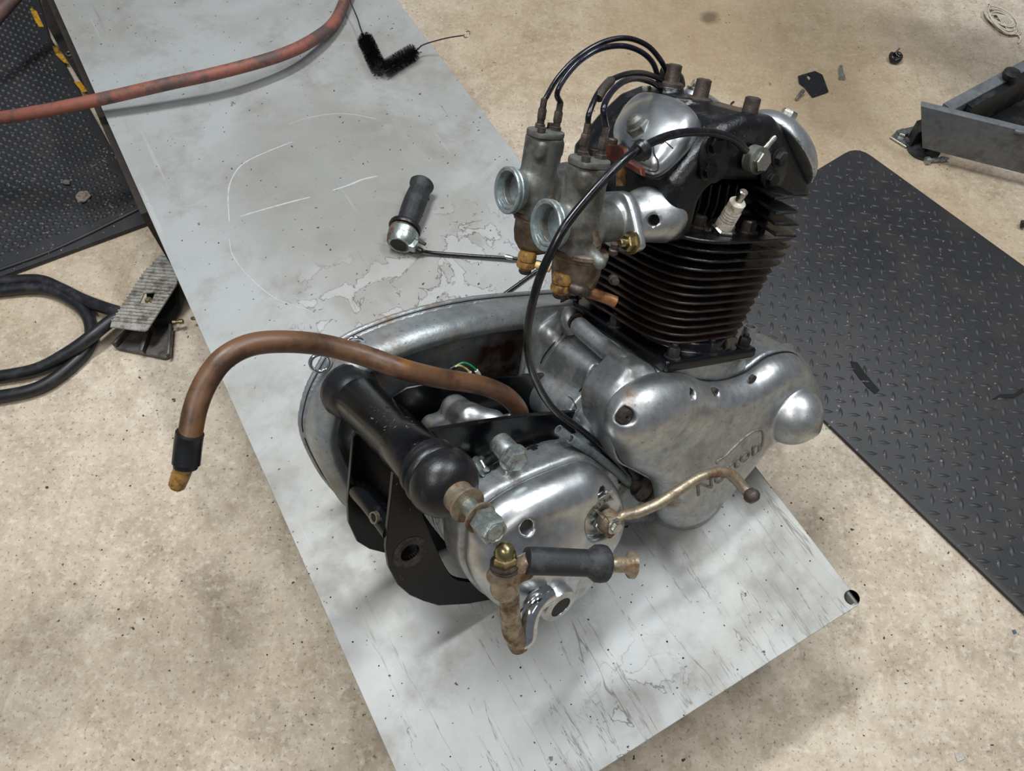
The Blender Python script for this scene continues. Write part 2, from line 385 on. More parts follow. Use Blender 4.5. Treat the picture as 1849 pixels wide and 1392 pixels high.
# ------------------------------------------------------------------ signed-distance castings
class SDF:
    def __init__(s, lo, hi, step=.002):
        s.lo = np.array(lo, float); s.st = step; n = np.ceil((np.array(hi) - s.lo) / step).astype(int) + 1; s.nn = n
        ax = [(s.lo[i] + np.arange(n[i]) * step).astype(np.float32) for i in range(3)]
        s.X = ax[0][:, None, None]; s.Y = ax[1][None, :, None]; s.Z = ax[2][None, None, :]
        s.d = np.full(n, 1.0, np.float32)
    def cap(s, A, B, ra, rb=None):
        rb = ra if rb is None else rb; A = np.array(A, float); ba = np.array(B, float) - A; L = max(ba @ ba, 1e-12)
        x, y, z = s.X - A[0], s.Y - A[1], s.Z - A[2]
        h = np.clip((x * ba[0] + y * ba[1] + z * ba[2]) / L, 0, 1)
        return np.sqrt((x - ba[0] * h) ** 2 + (y - ba[1] * h) ** 2 + (z - ba[2] * h) ** 2) - (ra + (rb - ra) * h)
    def cyl(s, A, B, r, rnd=.001):
        A = np.array(A, float); B = np.array(B, float); c = (A + B) / 2; d = nrm(B - A); L = np.linalg.norm(B - A) / 2
        x, y, z = s.X - c[0], s.Y - c[1], s.Z - c[2]; h = x * d[0] + y * d[1] + z * d[2]
        rr = np.sqrt(np.maximum(x * x + y * y + z * z - h * h, 0)); a = rr - r + rnd; b = np.abs(h) - L + rnd
        return np.minimum(np.maximum(a, b), 0) + np.sqrt(np.maximum(a, 0) ** 2 + np.maximum(b, 0) ** 2) - rnd
    def ell(s, c, r, R=None):
        x, y, z = s.X - c[0], s.Y - c[1], s.Z - c[2]
        if R is not None:
            R = np.array(R, float); x, y, z = (x * R[0][0] + y * R[0][1] + z * R[0][2], x * R[1][0] + y * R[1][1] + z * R[1][2], x * R[2][0] + y * R[2][1] + z * R[2][2])
        k0 = np.sqrt((x / r[0]) ** 2 + (y / r[1]) ** 2 + (z / r[2]) ** 2); k1 = np.sqrt((x / r[0] ** 2) ** 2 + (y / r[1] ** 2) ** 2 + (z / r[2] ** 2) ** 2)
        return k0 * (k0 - 1) / (k1 + 1e-9)
    def box(s, c, h, rnd=.003, R=None):
        x, y, z = s.X - c[0], s.Y - c[1], s.Z - c[2]
        if R is not None:
            R = np.array(R, float); x, y, z = (x * R[0][0] + y * R[0][1] + z * R[0][2], x * R[1][0] + y * R[1][1] + z * R[1][2], x * R[2][0] + y * R[2][1] + z * R[2][2])
        a, b, c2 = np.abs(x) - h[0] + rnd, np.abs(y) - h[1] + rnd, np.abs(z) - h[2] + rnd
        return np.sqrt(np.maximum(a, 0) ** 2 + np.maximum(b, 0) ** 2 + np.maximum(c2, 0) ** 2) + np.minimum(np.maximum(a, np.maximum(b, c2)), 0) - rnd
    def poly(s, pts, A, B):
        """2-D polygon distance evaluated on arrays A,B"""
        d = None; sg = None; N = len(pts)
        for i in range(N):
            p = pts[i]; q = pts[i - 1]; ex, ey = q[0] - p[0], q[1] - p[1]; wx, wy = A - p[0], B - p[1]
            t = np.clip((wx * ex + wy * ey) / (ex * ex + ey * ey + 1e-15), 0, 1); dd = (wx - ex * t) ** 2 + (wy - ey * t) ** 2
            d = dd if d is None else np.minimum(d, dd)
            c1 = B >= p[1]; c2 = B < q[1]; c3 = ex * wy > ey * wx
            fl = (c1 & c2 & c3) | (~c1 & ~c2 & ~c3); sg = fl if sg is None else sg ^ fl
        return np.where(sg, -1, 1) * np.sqrt(d)
    def ext(s, axis, pts, h0, h1, rnd=.002, infl=0.0):
        i = 'xyz'.index(axis); C = [s.X, s.Y, s.Z]
        a, b = [C[j] for j in range(3) if j != i]
        d2 = s.poly(pts, a, b) - infl
        return s._ext(d2, C[i], h0, h1, rnd)
    def extf(s, pts, O, U, V, h0, h1, rnd=.002, infl=0.0):
        n = np.cross(U, V); x, y, z = s.X - O[0], s.Y - O[1], s.Z - O[2]
        a = x * U[0] + y * U[1] + z * U[2]; b = x * V[0] + y * V[1] + z * V[2]; h = x * n[0] + y * n[1] + z * n[2]
        return s._ext(s.poly(pts, a, b) - infl, h, h0, h1, rnd)
    def _ext(s, d2, H, h0, h1, rnd):
        c = (h0 + h1) / 2; L = (h1 - h0) / 2; rnd = min(rnd, L * .98)
        a = d2 + rnd; b = np.abs(H - c) - L + rnd
        return np.minimum(np.maximum(a, b), 0) + np.sqrt(np.maximum(a, 0) ** 2 + np.maximum(b, 0) ** 2) - rnd
    def add(s, d, k=.004): s.d = smin(s.d, d, k); return s
    def sub(s, d, k=.002): s.d = -smin(-s.d, d, k); return s
    def clip(s):
        s.d = np.maximum(s.d, .0012 - (s.X * EW[2][0] + s.Y * EW[2][1] + s.Z * EW[2][2] + (EO[2] - TZ))); return s
    def mesh(s):
        v = s.d.astype(np.float32); v = np.broadcast_to(v, s.nn).copy()
        v[0] = v[-1] = 1; v[:, 0] = v[:, -1] = 1; v[:, :, 0] = v[:, :, -1] = 1
        ins = v < 0; n = np.array(v.shape) - 1
        cnt = np.zeros(n, np.int8)
        for dx in (0, 1):
            for dy in (0, 1):
                for dz in (0, 1): cnt += ins[dx:dx + n[0], dy:dy + n[1], dz:dz + n[2]]
        act = (cnt > 0) & (cnt < 8); idx = np.argwhere(act); ids = -np.ones(n, np.int64); ids[act] = np.arange(len(idx))
        acc = np.zeros((len(idx), 3)); num = np.zeros(len(idx))
        cor = [(0, 0, 0), (1, 0, 0), (0, 1, 0), (1, 1, 0), (0, 0, 1), (1, 0, 1), (0, 1, 1), (1, 1, 1)]
        for a in range(8):
            for ax in range(3):
                if cor[a][ax]: continue
                b = list(cor[a]); b[ax] = 1
                va = v[idx[:, 0] + cor[a][0], idx[:, 1] + cor[a][1], idx[:, 2] + cor[a][2]]; vb = v[idx[:, 0] + b[0], idx[:, 1] + b[1], idx[:, 2] + b[2]]
                m = (va < 0) != (vb < 0); t = np.where(m, va / np.where(m, va - vb, 1), 0)
                p = np.repeat(np.array([cor[a]], float), len(idx), 0); p[:, ax] = t
                acc += p * m[:, None]; num += m
        V = (idx + acc / num[:, None]) * s.st + s.lo
        F = []
        for ax in range(3):
            o1, o2 = [(1, 2), (2, 0), (0, 1)][ax]
            sl0 = [slice(1, -1)] * 3; sl1 = [slice(1, -1)] * 3; sl0[ax] = slice(0, -1); sl1[ax] = slice(1, None)
            A = ins[tuple(sl0)]; B = ins[tuple(sl1)]; ch = np.argwhere(A != B)
            if not len(ch): continue
            st = A[tuple(ch.T)]
            c = ch.copy(); 
            for q in range(3):
                if q != ax: c[:, q] += 1
            def cid(d1, d2):
                e = c.copy(); e[:, o1] -= d1; e[:, o2] -= d2; return ids[tuple(e.T)]
            q = np.stack([cid(1, 1), cid(0, 1), cid(0, 0), cid(1, 0)], 1)
            q[~st] = q[~st][:, ::-1]; F.append(q)
        F = np.concatenate(F)
        return V, F
    def obj(s, name, m, parent=None, smooth_it=1, **k):
        if parent is not None: s.clip()
        V, F = s.mesh()
        for _ in range(smooth_it):   # one light pass
            acc = np.zeros_like(V); cn = np.zeros(len(V))
            for a, b in ((0, 1), (1, 2), (2, 3), (3, 0)):
                np.add.at(acc, F[:, a], V[F[:, b]]); np.add.at(acc, F[:, b], V[F[:, a]]); np.add.at(cn, F[:, a], 1); np.add.at(cn, F[:, b], 1)
            V = V * .5 + acc / cn[:, None] * .5
        return mesh_obj(name, V, F, m, parent, angle=k.pop('angle', 60), **k)
def smin(a, b, k):
    if k <= 0: return np.minimum(a, b)
    h = np.maximum(k - np.abs(a - b), 0) / k
    return np.minimum(a, b) - h * h * k * .25

# ================================================================== SETTING
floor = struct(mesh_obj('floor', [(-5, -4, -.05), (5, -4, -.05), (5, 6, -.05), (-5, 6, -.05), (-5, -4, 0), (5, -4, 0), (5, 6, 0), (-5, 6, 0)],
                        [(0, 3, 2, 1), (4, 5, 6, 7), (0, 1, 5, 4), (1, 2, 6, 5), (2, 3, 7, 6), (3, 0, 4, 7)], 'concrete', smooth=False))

# ------------------------------------------------------------------ lift table
tb = bpy.data.objects.new('lift_table', None); COL.objects.link(tb); tb.location = (cL[0], cL[1], 0); tb.rotation_euler = (0, 0, ang)
tag(tb, 'long grey metal workshop lift table carrying the motorcycle engine', 'table')
LEN = 2.6
def rrect(x0, y0, x1, y1, r, n=5):
    o = []
    for cx, cy, a0 in ((x1 - r, y1 - r, 0), (x0 + r, y1 - r, 90), (x0 + r, y0 + r, 180), (x1 - r, y0 + r, 270)):
        for i in range(n + 1):
            a = math.radians(a0 + 90 * i / n); o.append((cx + r * math.cos(a), cy + r * math.sin(a)))
    return o
hx, hy = TL(W(1538, 1079, TZ))
deck = plate('deck_plate', rrect(0, 0, wL, LEN, .006), [circle(hx, hy, .0085, 20)], .004, (0, 0, TZ - .004), (1, 0, 0), (0, 1, 0), 'table_paint', tb, bevel=.0035, seg_bev=4)
def lbox(name, x0, x1, y0, y1, z0, z1, m, parent, bev=.002, **k):
    return plate(name, [(x0, y0), (x1, y0), (x1, y1), (x0, y1)], [], z1 - z0, (0, 0, z0), (1, 0, 0), (0, 1, 0), m, parent, bevel=bev, seg_bev=2, **k)
lbox('side_skirt', 0.0005, .0045, .001, LEN, TZ - .045, TZ - .0032, 'table_paint', tb)
lbox('side_skirt', wL - .0045, wL - .0005, .001, LEN, TZ - .045, TZ - .0032, 'table_paint', tb)
lbox('front_skirt', .0045, wL - .0045, .0005, .0045, TZ - .045, TZ - .0032, 'table_paint', tb)
for xx in (.05, wL - .09): lbox('frame_rail', xx, xx + .04, .03, LEN, TZ - .085, TZ - .045, 'dark_steel', tb)
lbox('base_frame', .06, wL - .06, .35, LEN - .2, .0, .05, 'dark_steel', tb)
for yy in (.45, 1.5):
    for xx in (.09, wL - .12):
        V, F = plate_mesh([(yy, .05), (yy + .04, .05), (yy + .62, TZ - .085), (yy + .58, TZ - .085)], [], .03, (xx, 0, 0), (0, 1, 0), (0, 0, 1), .001)
        MB().add(V, F).obj('scissor_arm', 'dark_steel', tb)
# dark drop plate beside the far left edge, with an eye bolt
_x, ya = TL(W(100, 10, TZ)); _x, yb = TL(W(262, 372, TZ))
lbox('drop_plate', -.012, -.001, yb, ya + .35, .03, TZ - .012, 'brown_skirt', tb)
plate('kick_panel', [TL(W(x, y, .024)) for x, y in pxs('60,-60 90,-60 150,118 232,300 206,252 176,196 160,164 140,138 124,112 106,84 84,44')], [], .011, (0, 0, .013), (1, 0, 0), (0, 1, 0), 'brown_skirt', tb)
eb = W(124, 94, .03); ex, ey = TL(eb)
MB().add(*g_tube([np.array([ex, ey, .026]) + .006 * np.array([math.cos(t), math.sin(t), 0]) for t in np.linspace(0, 2 * math.pi, 12, endpoint=False)], .002, 8, 3, True)).obj('eye_bolt', 'bright_steel', tb)
# chalky scratches drawn on the deck
def ribbon(name, s, w, m='scratch_chalk'):
    P = [np.array(TL(W(x, y, TZ))) for x, y in pxs(s)]; P = catmull([np.append(p, 0) for p in P], 6); mb = MB(); V = []; F = []
    for i, p in enumerate(P):
        t = nrm(P[min(i + 1, len(P) - 1)] - P[max(i - 1, 0)]); nn = np.array([-t[1], t[0], 0]); ww = w * (.5 + .5 * math.sin(math.pi * i / (len(P) - 1)) ** .4) * (.75 + .5 * rng.random())
        for s_ in (-1, 1): V.append(p + nn * ww * s_ * .5 + np.array([0, 0, TZ + .0001]))
    for i in range(len(P) - 1): F.append((2 * i, 2 * i + 1, 2 * i + 3, 2 * i + 2))
    mb.add(V, F).obj(name, m, tb)
ribbon('scratch', '414,400 412,350 420,320 440,295 480,275 528,256', .0022)
ribbon('scratch', '433,391 470,380 520,366 560,356', .0026)
ribbon('scratch', '600,344 630,334 655,324 681,318', .0030)
ribbon('scratch', '414,430 420,460 450,500 500,540 560,560', .0012)
ribbon('scratch', '520,225 560,212 620,205 680,215', .0010)

# ------------------------------------------------------------------ rubber mats
def floor_poly(s, z=0.0): return [tuple(W(x, y, z)[:2]) for x, y in pxs(s)]
def round_poly(P, r, n=5):
    o = []; N = len(P)
    for i in range(N):
        p = np.array(P[i]); a = np.array(P[i - 1]) - p; b = np.array(P[(i + 1) % N]) - p
        a1 = p + nrm(a) * r; b1 = p + nrm(b) * r
        for j in range(n + 1):
            t = j / n; o.append(tuple(a1 * (1 - t) ** 2 + 2 * p * t * (1 - t) + b1 * t * t))
    return o
def inside(P, x, y, mrg=0.0):
    c = False; N = len(P); dm = 9
    for i in range(N):
        x1, y1 = P[i - 1]; x2, y2 = P[i]
        if (y1 > y) != (y2 > y) and x < (x2 - x1) * (y - y1) / (y2 - y1) + x1: c = not c
        ex, ey = x2 - x1, y2 - y1; t = max(0, min(1, ((x - x1) * ex + (y - y1) * ey) / (ex * ex + ey * ey + 1e-12))); dm = min(dm, math.hypot(x - x1 - ex * t, y - y1 - ey * t))
    return c and dm > mrg
mt = .008
mp = floor_poly('1194,475 1548,262 2250,768 2150,1395', mt)
mr = thing('diamond_plate_mat', 'black diamond-plate rubber mat lying on the floor right of the lift table', 'mat', (mp[1][0], mp[1][1], 0))
plate('mat_sheet', round_poly(mp, .035), [], mt, (0, 0, 0), (1, 0, 0), (0, 1, 0), 'diamond_rubber', mr, bevel=.003, seg_bev=2)
dirL = nrm(np.array(mp[3]) - np.array(mp[0])); dirS = np.array([-dirL[1], dirL[0]])
V = []; F = []; org = np.array(mp[0]); sp = .0212; dA = nrm(dirL + dirS); dB = np.array([-dA[1], dA[0]])
for i in range(-90, 90):
    for j in range(-90, 90):
        c = org + dA * sp * i + dB * sp * j
        if not inside(mp, c[0], c[1], .013) or c[0] > 1.6: continue
        a = dA if (i + j) % 2 else dB; b = np.array([-a[1], a[0]]); k = len(V)
        for u, v, z in ((-.0112, 0, 0), (-.0035, -.0032, 0), (.0035, -.0032, 0), (.0112, 0, 0), (.0035, .0032, 0), (-.0035, .0032, 0), (-.0045, 0, .0017), (.0045, 0, .0017)):
            q = c + a * u + b * v; V.append((q[0], q[1], mt - .0002 + z * 1.3))
        F += [(k, k + 1, k + 6), (k + 1, k + 2, k + 7, k + 6), (k + 2, k + 3, k + 7), (k + 3, k + 4, k + 7), (k + 4, k + 5, k + 6, k + 7), (k + 5, k, k + 6)]
o = mesh_obj('raised_tread', V, F, 'diamond_rubber', mr, angle=None); o['kind'] = 'stuff'
# torn spots on the mat
for s in ('1535,652 1548,655 1560,672 1575,690 1588,705 1580,712 1566,700 1552,684 1540,668', '1790,722 1805,712 1830,712 1846,700 1849,708 1832,719 1806,719'):
    plate('torn_patch', floor_poly(s, mt), [], .0012, (0, 0, mt), (1, 0, 0), (0, 1, 0), 'dark_gap', mr, bevel=0)

ml = floor_poly('-420,652 273,397 88,62 60,-40 -520,-30', .012)
mlt = thing('dimpled_mat', 'dark dimpled rubber mat on the floor left of the lift table with yellow striped edge', 'mat', (ml[1][0], ml[1][1], 0))
plate('mat_sheet', ml, [], .010, (0, 0, 0), (1, 0, 0), (0, 1, 0), 'mat_rubber', mlt, bevel=.006, seg_bev=2)
inn = floor_poly('-420,615 246,373 76,62 48,-40 -520,-30', .012)
V = []; F = []; a0 = nrm(np.array(ml[1]) - np.array(ml[0])); b0 = np.array([-a0[1], a0[0]])
for i in range(-5, 75):
    for j in range(-3, 62):
        c = np.array(ml[0]) + a0 * (.0165 * (i + (j % 2) * .5)) + b0 * .0125 * j
        if not inside(inn, c[0], c[1], .006) or c[0] < -1.15: continue
        k = len(V); V.append((c[0], c[1], .0134))
        for r, z in ((.0036, .0132), (.0064, .0098)):
            for q in range(7):
                t = q * 2 * math.pi / 7; p = c + a0 * math.cos(t) * r + b0 * math.sin(t) * r * .8; V.append((p[0], p[1], z))
        for q in range(7):
            w = (q + 1) % 7; F += [(k, k + 1 + q, k + 1 + w), (k + 1 + q, k + 8 + q, k + 8 + w, k + 1 + w)]
o = mesh_obj('raised_dimples', V, F, 'mat_rubber', mlt, angle=None); o['kind'] = 'stuff'
# raised inner line of the border
P = [W(x, y, .011) for x, y in pxs('-420,628 0,487 120,441 250,378')]
tube('border_ridge', P, .0035, 'mat_rubber', mlt, seg=8, n=3)
for s in ('53,12 66,20 79,48 70,48 58,28', '93,81 104,86 124,115 116,113 101,99', '133,147 146,148 160,165 148,166', '155,180 175,176 175,190 160,184', '180,219 190,221 203,247 200,250 188,233'):
    plate('yellow_stripe', floor_poly(s, .0112), [], .0008, (0, 0, .0102), (1, 0, 0), (0, 1, 0), 'yellow_tape', mlt, bevel=0)
# grit on the mats
def grit(name, spots, m, parent, z, r0=.0014, r1=.004, kind=True):
    V = []; F = []
    for px, py, n, sd in spots:
        for _ in range(n):
            w = W(px + rng.normal() * sd, py + rng.normal() * sd, z); r = rng.uniform(r0, r1); k = len(V)
            for t in range(5):
                a = t * 2 * math.pi / 5 + rng.random(); V.append((w[0] + r * math.cos(a), w[1] + r * math.sin(a), z))
            V.append((w[0], w[1], z + r * .7)); F += [(k + t, k + (t + 1) % 5, k + 5) for t in range(5)]
    o = mesh_obj(name, V, F, m, parent, smooth=False)
    if kind: o['kind'] = 'stuff'
    return o
grit('grit', [(190, 290, 40, 14), (205, 370, 25, 20), (60, 330, 14, 45), (90, 120, 14, 40), (130, 260, 14, 40), (80, 400, 14, 45), (150, 385, 10, 30)], 'wood_chip', mlt, .0102, .0008, .0022)
grit('grit', [(1580, 560, 18, 90), (1650, 760, 30, 90), (1750, 620, 22, 90), (1500, 640, 8, 40), (1760, 900, 22, 70), (1480, 480, 6, 40)], 'wood_chip', mr, mt, .0006, .0018)

# ------------------------------------------------------------------ red air hose across the bench
def hp(s):      # "px,py,height" triples
    return [W(*map(float, q.split(','))) for q in s.split()]
P = hp('640,-60,.214 628,-14,.213 604,40,.215 560,75,.226 500,102,.236 400,130,.243 300,152,.240 200,175,.232 100,196,.222 0,213,.20 -120,228,.17')
tag(tube('air_hose', P, .0102, 'red_hose', None, 14, 6), 'long worn red rubber hose curving across the far end of the table', 'hose')
P = hp('-40,72,.12 0,24,.14 40,-22,.16 80,-70,.18')
tag(tube('air_hose', P, .0125, 'red_hose', None, 14, 6), 'short stretch of red hose in the far left corner above the dimpled mat', 'hose')

# ------------------------------------------------------------------ foot pedal + black air lines
P = hp('-60,512,.012 0,509,.012 68,506,.012 109,521,.013 150,541,.016 190,556,.022 222,566,.028')
ped = thing('foot_pedal', 'grey ribbed metal foot pedal on the floor at the left edge of the table', 'pedal', tuple(W(250, 620, 0)))
tag(tube('air_line', P, .0105, 'air_hose_black', None, 14, 6), 'black air line arching over the others into the foot pedal', 'hose')
P = hp('-60,688,.011 0,680,.011 68,666,.014 123,637,.024 164,608,.032 200,580,.030 224,570,.028')
tag(tube('air_line', P, .0105, 'air_hose_black', None, 14, 6), 'black air line running up from the left frame edge under the pedal tread', 'hose')
P = hp('-60,724,.0105 0,716,.0105 55,705,.0105 96,686,.0105 137,653,.0105 160,626,.0105 165,598,.0105 158,570,.0105 137,547,.0105 100,527,.0105 60,520,.0105 0,525,.0105 -60,532,.0105')
tag(tube('air_line', P, .0105, 'air_hose_black', None, 14, 6), 'black air line bent back in a wide loop on the concrete left of the pedal', 'hose')
# pedal base (curved foot), tread, hinge, fitting
bo = floor_poly('206,626 214,633 300,651 310,647 312,600 300,565 322,512 300,520 262,560 232,600', 0)
plate('pedal_base', round_poly(bo, .004), [], .008, (0, 0, 0), (1, 0, 0), (0, 1, 0), 'pedal_base_metal', ped, bevel=.003, seg_bev=2)
for s in ('232,600 240,596 214,626 206,626', '268,602 276,600 262,640 254,638', '309,590 314,592 310,645 304,648'):
    plate('base_rib', floor_poly(s, .008), [], .014, (0, 0, .006), (1, 0, 0), (0, 1, 0), 'pedal_base_metal', ped, bevel=.003, seg_bev=2)
lw = W(292, 560, .0); plate('valve_housing', round_poly(floor_poly('270,520 322,505 324,560 305,590 275,590', .01), .006), [], .022, (0, 0, .008), (1, 0, 0), (0, 1, 0), 'dark_gap', ped, bevel=.003)
# tread plate: front low edge bottom-left, rises to the top right
ta = W(203, 592, .046); tbp = W(270, 598, .046); tc = W(291, 462, .060); td = W(322, 512, .058)
cx = (ta + tbp) / 2; ax_u = nrm(tbp - ta); ax_v = nrm(((W(303, 487, .060)) - cx) - ax_u * (((W(303, 487, .060)) - cx) @ ax_u)); 
def T2(px, py):
    n = np.cross(ax_u, ax_v); d = ray(px, py); t = ((cx - CAM) @ n) / (d @ n); q = CAM + d * t - cx; return (q @ ax_u, q @ ax_v)
tr = [T2(*p) for p in pxs('200,592 202,583 264,489 276,478 289,462 312,466 322,505 321,515 268,597 262,600')]
hol = [T2(*p) for p in pxs('262,531 281,530 274,548 254,549')]
plate('tread_plate', tr, [hol], .0035, cx, ax_u, ax_v, 'pedal_metal', ped, bevel=.001)
nv = np.cross(ax_u, ax_v)
def trx(y):   # width of the tread outline at v=y
    xs = []
    for i in range(len(tr)):
        (x1, y1), (x2, y2) = tr[i - 1], tr[i]
        if (y1 > y) != (y2 > y): xs.append(x1 + (x2 - x1) * (y - y1) / (y2 - y1))
    return (min(xs), max(xs)) if len(xs) > 1 else None
vmax = max(p[1] for p in tr); y = .012; hxs = [p[0] for p in hol]; hys = [p[1] for p in hol]
while y < vmax - .006:
    e = trx(y)
    if e:
        segs = [(e[0] - .0005, e[1] + .0005)]
        if min(hys) - .003 < y < max(hys) + .003: segs = [(e[0] - .0005, min(hxs) - .001), (max(hxs) + .001, e[1] + .0005)]
        for s0, s1 in segs:
            if s1 - s0 < .003: continue
            A = cx + ax_u * s0 + ax_v * y + nv * .0035; B = cx + ax_u * s1 + ax_v * y + nv * .0035
            tube('tread_rib', [A, B], .0016, 'pedal_metal', ped, seg=6, n=0)
    y += .0062
hc = CAM + ray(267, 541) * (((cx - CAM) @ nv) / (ray(267, 541) @ nv))
bolt('pedal_bolt', hc - nv * .002, nv, .0045, .004, 'brass', ped)
fa = W(312, 582, .018); fb = W(334, 580, .018)
lathe('hose_fitting', [(.004, 0), (.004, .006), (.0028, .0065), (.0028, .010), (.0042, .011), (.0042, .017), (.002, .018)], fa, fb - fa, 'brass', ped, 14)
fa = W(345, 575, .018); lathe('hose_fitting', [(.002, 0), (.003, .002), (.003, .007), (.001, .009)], fa, W(355, 575, .018) - fa, 'brass', ped, 12)

# ------------------------------------------------------------------ throttle twist grip
gz = TZ + .019
gA = W(722, 436, gz); gB = W(763, 330, gz + .002); gd = nrm(gB - gA); gl = np.linalg.norm(gB - gA)
tg = thing('twist_grip', 'black rubber motorcycle throttle grip with metal drum lying left of the carburettors', 'grip', (gA[0], gA[1], TZ))
prof = [(.0118, .030), (.0150, .031), (.0158, .040)]
for i in range(10): 
    h = .042 + (gl - .055) * i / 9; prof.append((.0158 + .0016 * math.sin(math.pi * i / 9), h))
prof += [(.0165, gl - .011), (.0185, gl - .007), (.0188, gl - .003), (.0165, gl), (.0115, gl + .0005), (.0110, gl - .01)]
x_, y_, _ = frame(gd); V, F = g_lathe(prof, gA, gd, 36)
V = [np.array(p) for p in V]
for i in range(len(V)):
    j = i // 36; q = i % 36
    if 3 <= j <= 12 and q % 3 == 0:
        c = gA + gd * ((V[i] - gA) @ gd); V[i] = c + (V[i] - c) * .95
MB().add(V, F).obj('rubber_sleeve', 'grip_rubber', tg)
lathe('rubber_flange', [(.013, .020), (.0235, .0215), (.0245, .024), (.0240, .028), (.014, .031)], gA, gd, 'black_rubber', tg, 32)
drum = lathe('drum_housing', [(.0105, -.006), (.0105, -.0065), (.0165, -.0065), (.0185, -.004), (.0205, .004), (.0215, .016), (.0205, .0205), (.011, .0205)], gA, gd, 'stained_zinc', tg, 32)
lathe('clamp_half', [(.0140, -.0070), (.0172, -.0070), (.0192, -.0042), (.0212, .004), (.0222, .0165), (.0140, .017)], gA + np.array([.0016, -.0004, 0]), gd, 'zinc_plated', tg, 32, ring=True)
plate('clamp_lug', round_poly([tuple(W(x, y, gz)[:2]) for x, y in ((738, 412), (752, 418), (757, 440), (748, 452), (736, 448))], .003), [], .012, (0, 0, gz - .006), (1, 0, 0), (0, 1, 0), 'zinc_plated', tg, bevel=.002, seg_bev=2)
lathe('handlebar_bore', [(.0125, -.0068), (.0120, -.0067), (.0001, -.0066)], gA, gd, 'dark_steel', tg, 24)
for px, py, r in ((739, 419, .0022), (752, 432, .002)):
    q = W(px, py, gz + .014); bolt('clamp_screw', q, (0.3, -.1, 1), r, .003, 'bright_steel', tg, False)
MB().add(*g_tube([W(750, 432, gz + .004), W(768, 441, gz + .004)], .0026, 10, 0)).obj('adjuster_screw', 'brown_steel', tg)
lathe('cable_boss', [(.003, 0), (.0045, .002), (.0045, .012), (.003, .014)], W(748, 447, TZ + .012), W(760, 453, TZ + .010) - W(748, 447, TZ + .012), 'black_rubber', tg, 14)
P = hp('756,452,.210 780,456,.206 840,461,.205 905,465,.206 940,468,.206 975,474,.205 985,482,.204 968,490,.204 930,517,.204 897,540,.204 866,561,.204')
tube('throttle_cable', P, .0026, 'black_cable', tg, 8, 5)
lathe('cable_nipple', [(.0035, 0), (.0038, .006), (.003, .012)], W(912, 463, TZ + .007), W(925, 466, TZ + .007) - W(912, 463, TZ + .007), 'bright_steel', tg, 12)

# ------------------------------------------------------------------ bottle brushes
def brush(label, wire_s, br_s, ring=None):
    t = thing('bottle_brush', label, 'brush', tuple(W(*pxs(br_s)[0][:2], TZ)), 'wire bottle brushes crossed on the table')
    P = hp(wire_s); tube('wire_handle', P, .0012, 'dark_steel', t, 6, 4)
    if ring is not None:
        c = W(ring[0], ring[1], ring[2]); r = ring[3]
        tube('finger_loop', [c + r * np.array([math.cos(a) * .7, math.sin(a), .35 * math.cos(a)]) for a in np.linspace(0, 2 * math.pi, 14, endpoint=False)], .0010, 'bright_steel', t, 6, 2, True)
    q = [W(a, b, TZ + .016) for a, b in pxs(br_s)]; A, B = q; d = nrm(B - A); L = np.linalg.norm(B - A); x, y, _ = frame(d); V = []; F = []
    for k in range(2600):
        h = rng.uniform(0, 1); a = h * 60 + rng.choice([0, math.pi]) + rng.normal() * .35; r = .0150 * min(1, .75 + h * 4, .8 + (1 - h) * 4) * rng.uniform(.9, 1.05)
        c = A + d * h * L; o = x * math.cos(a) + y * math.sin(a); e = c + o * r + d * rng.normal() * .0012; s = np.cross(d, o) * .00035; k0 = len(V)
        V += [c + s, c - s, e - s * .6, e + s * .6]; F.append((k0, k0 + 1, k0 + 2, k0 + 3))
    o = mesh_obj('bristles', V, F, 'black_rubber', t, smooth=False); o['kind'] = 'stuff'
brush('black bottle brush with plain wire stem pointing to the top frame edge', '622,-40,.23 632,0,.226 645,32,.220 657,66,.217 690,130,.217', '658,68 686,128')
brush('black bottle brush whose wire ends in a round finger loop over the table edge', '694,130,.217 750,92,.217 762,82,.222 782,75,.228 810,68,.236 836,64,.242', '694,126 750,92', (843, 62, .244, .0075))
# ------------------------------------------------------------------ odds and ends on the floor
sc = thing('rubber_scrap', 'dark square scrap of rubber with torn holes on the bare concrete', 'scrap', tuple(W(1467, 155, 0)))
plate('scrap_sheet', floor_poly('1440,140 1470,131 1484,138 1495,168 1466,178 1452,160 1442,152', 0), [[tuple(p) for p in floor_poly('1455,142 1459,137 1463,142 1460,148', 0)]], .003, (0, 0, .002), (1, 0, 0), (0, 1, 0), 'black_rubber', sc, bevel=.0008)
A = W(1450, 164, .008); B = W(1438, 179, .005)
tag(lathe('loose_bolt', [(.0045, 0), (.0045, .003), (.0048, .009), (.0032, .010), (.0030, .026), (.002, .027)], A, B - A, 'bright_steel', None, 14), 'small shiny bolt lying against the rubber scrap', 'bolt')
A = W(1521, 141, .006); B = W(1517, 110, .006)
tag(lathe('loose_bolt', [(.0060, 0), (.0060, .006), (.0036, .0065), (.0034, .036), (.002, .038)], A, B - A, 'zinc_plated', None, 14), 'silver bolt standing alone on the concrete right of the rubber scrap', 'bolt')
A = W(1671, 290, .006); B = W(1706, 287, .006)
tag(lathe('loose_bolt', [(.0075, 0), (.0075, .007), (.0042, .0075), (.0042, .030), (.0055, .031), (.0055, .035), (.002, .046)], A, B - A, 'zinc_plated', None, 14), 'silver bolt on the floor beneath the grey steel beam', 'bolt')
P = [W(1617, 103, .01) + .010 * np.array([math.cos(t), math.sin(t), .3 * math.sin(2.3 * t)]) for t in np.linspace(0, 12, 26)] + hp('1618,98,.014 1620,92,.018 1625,87,.022')
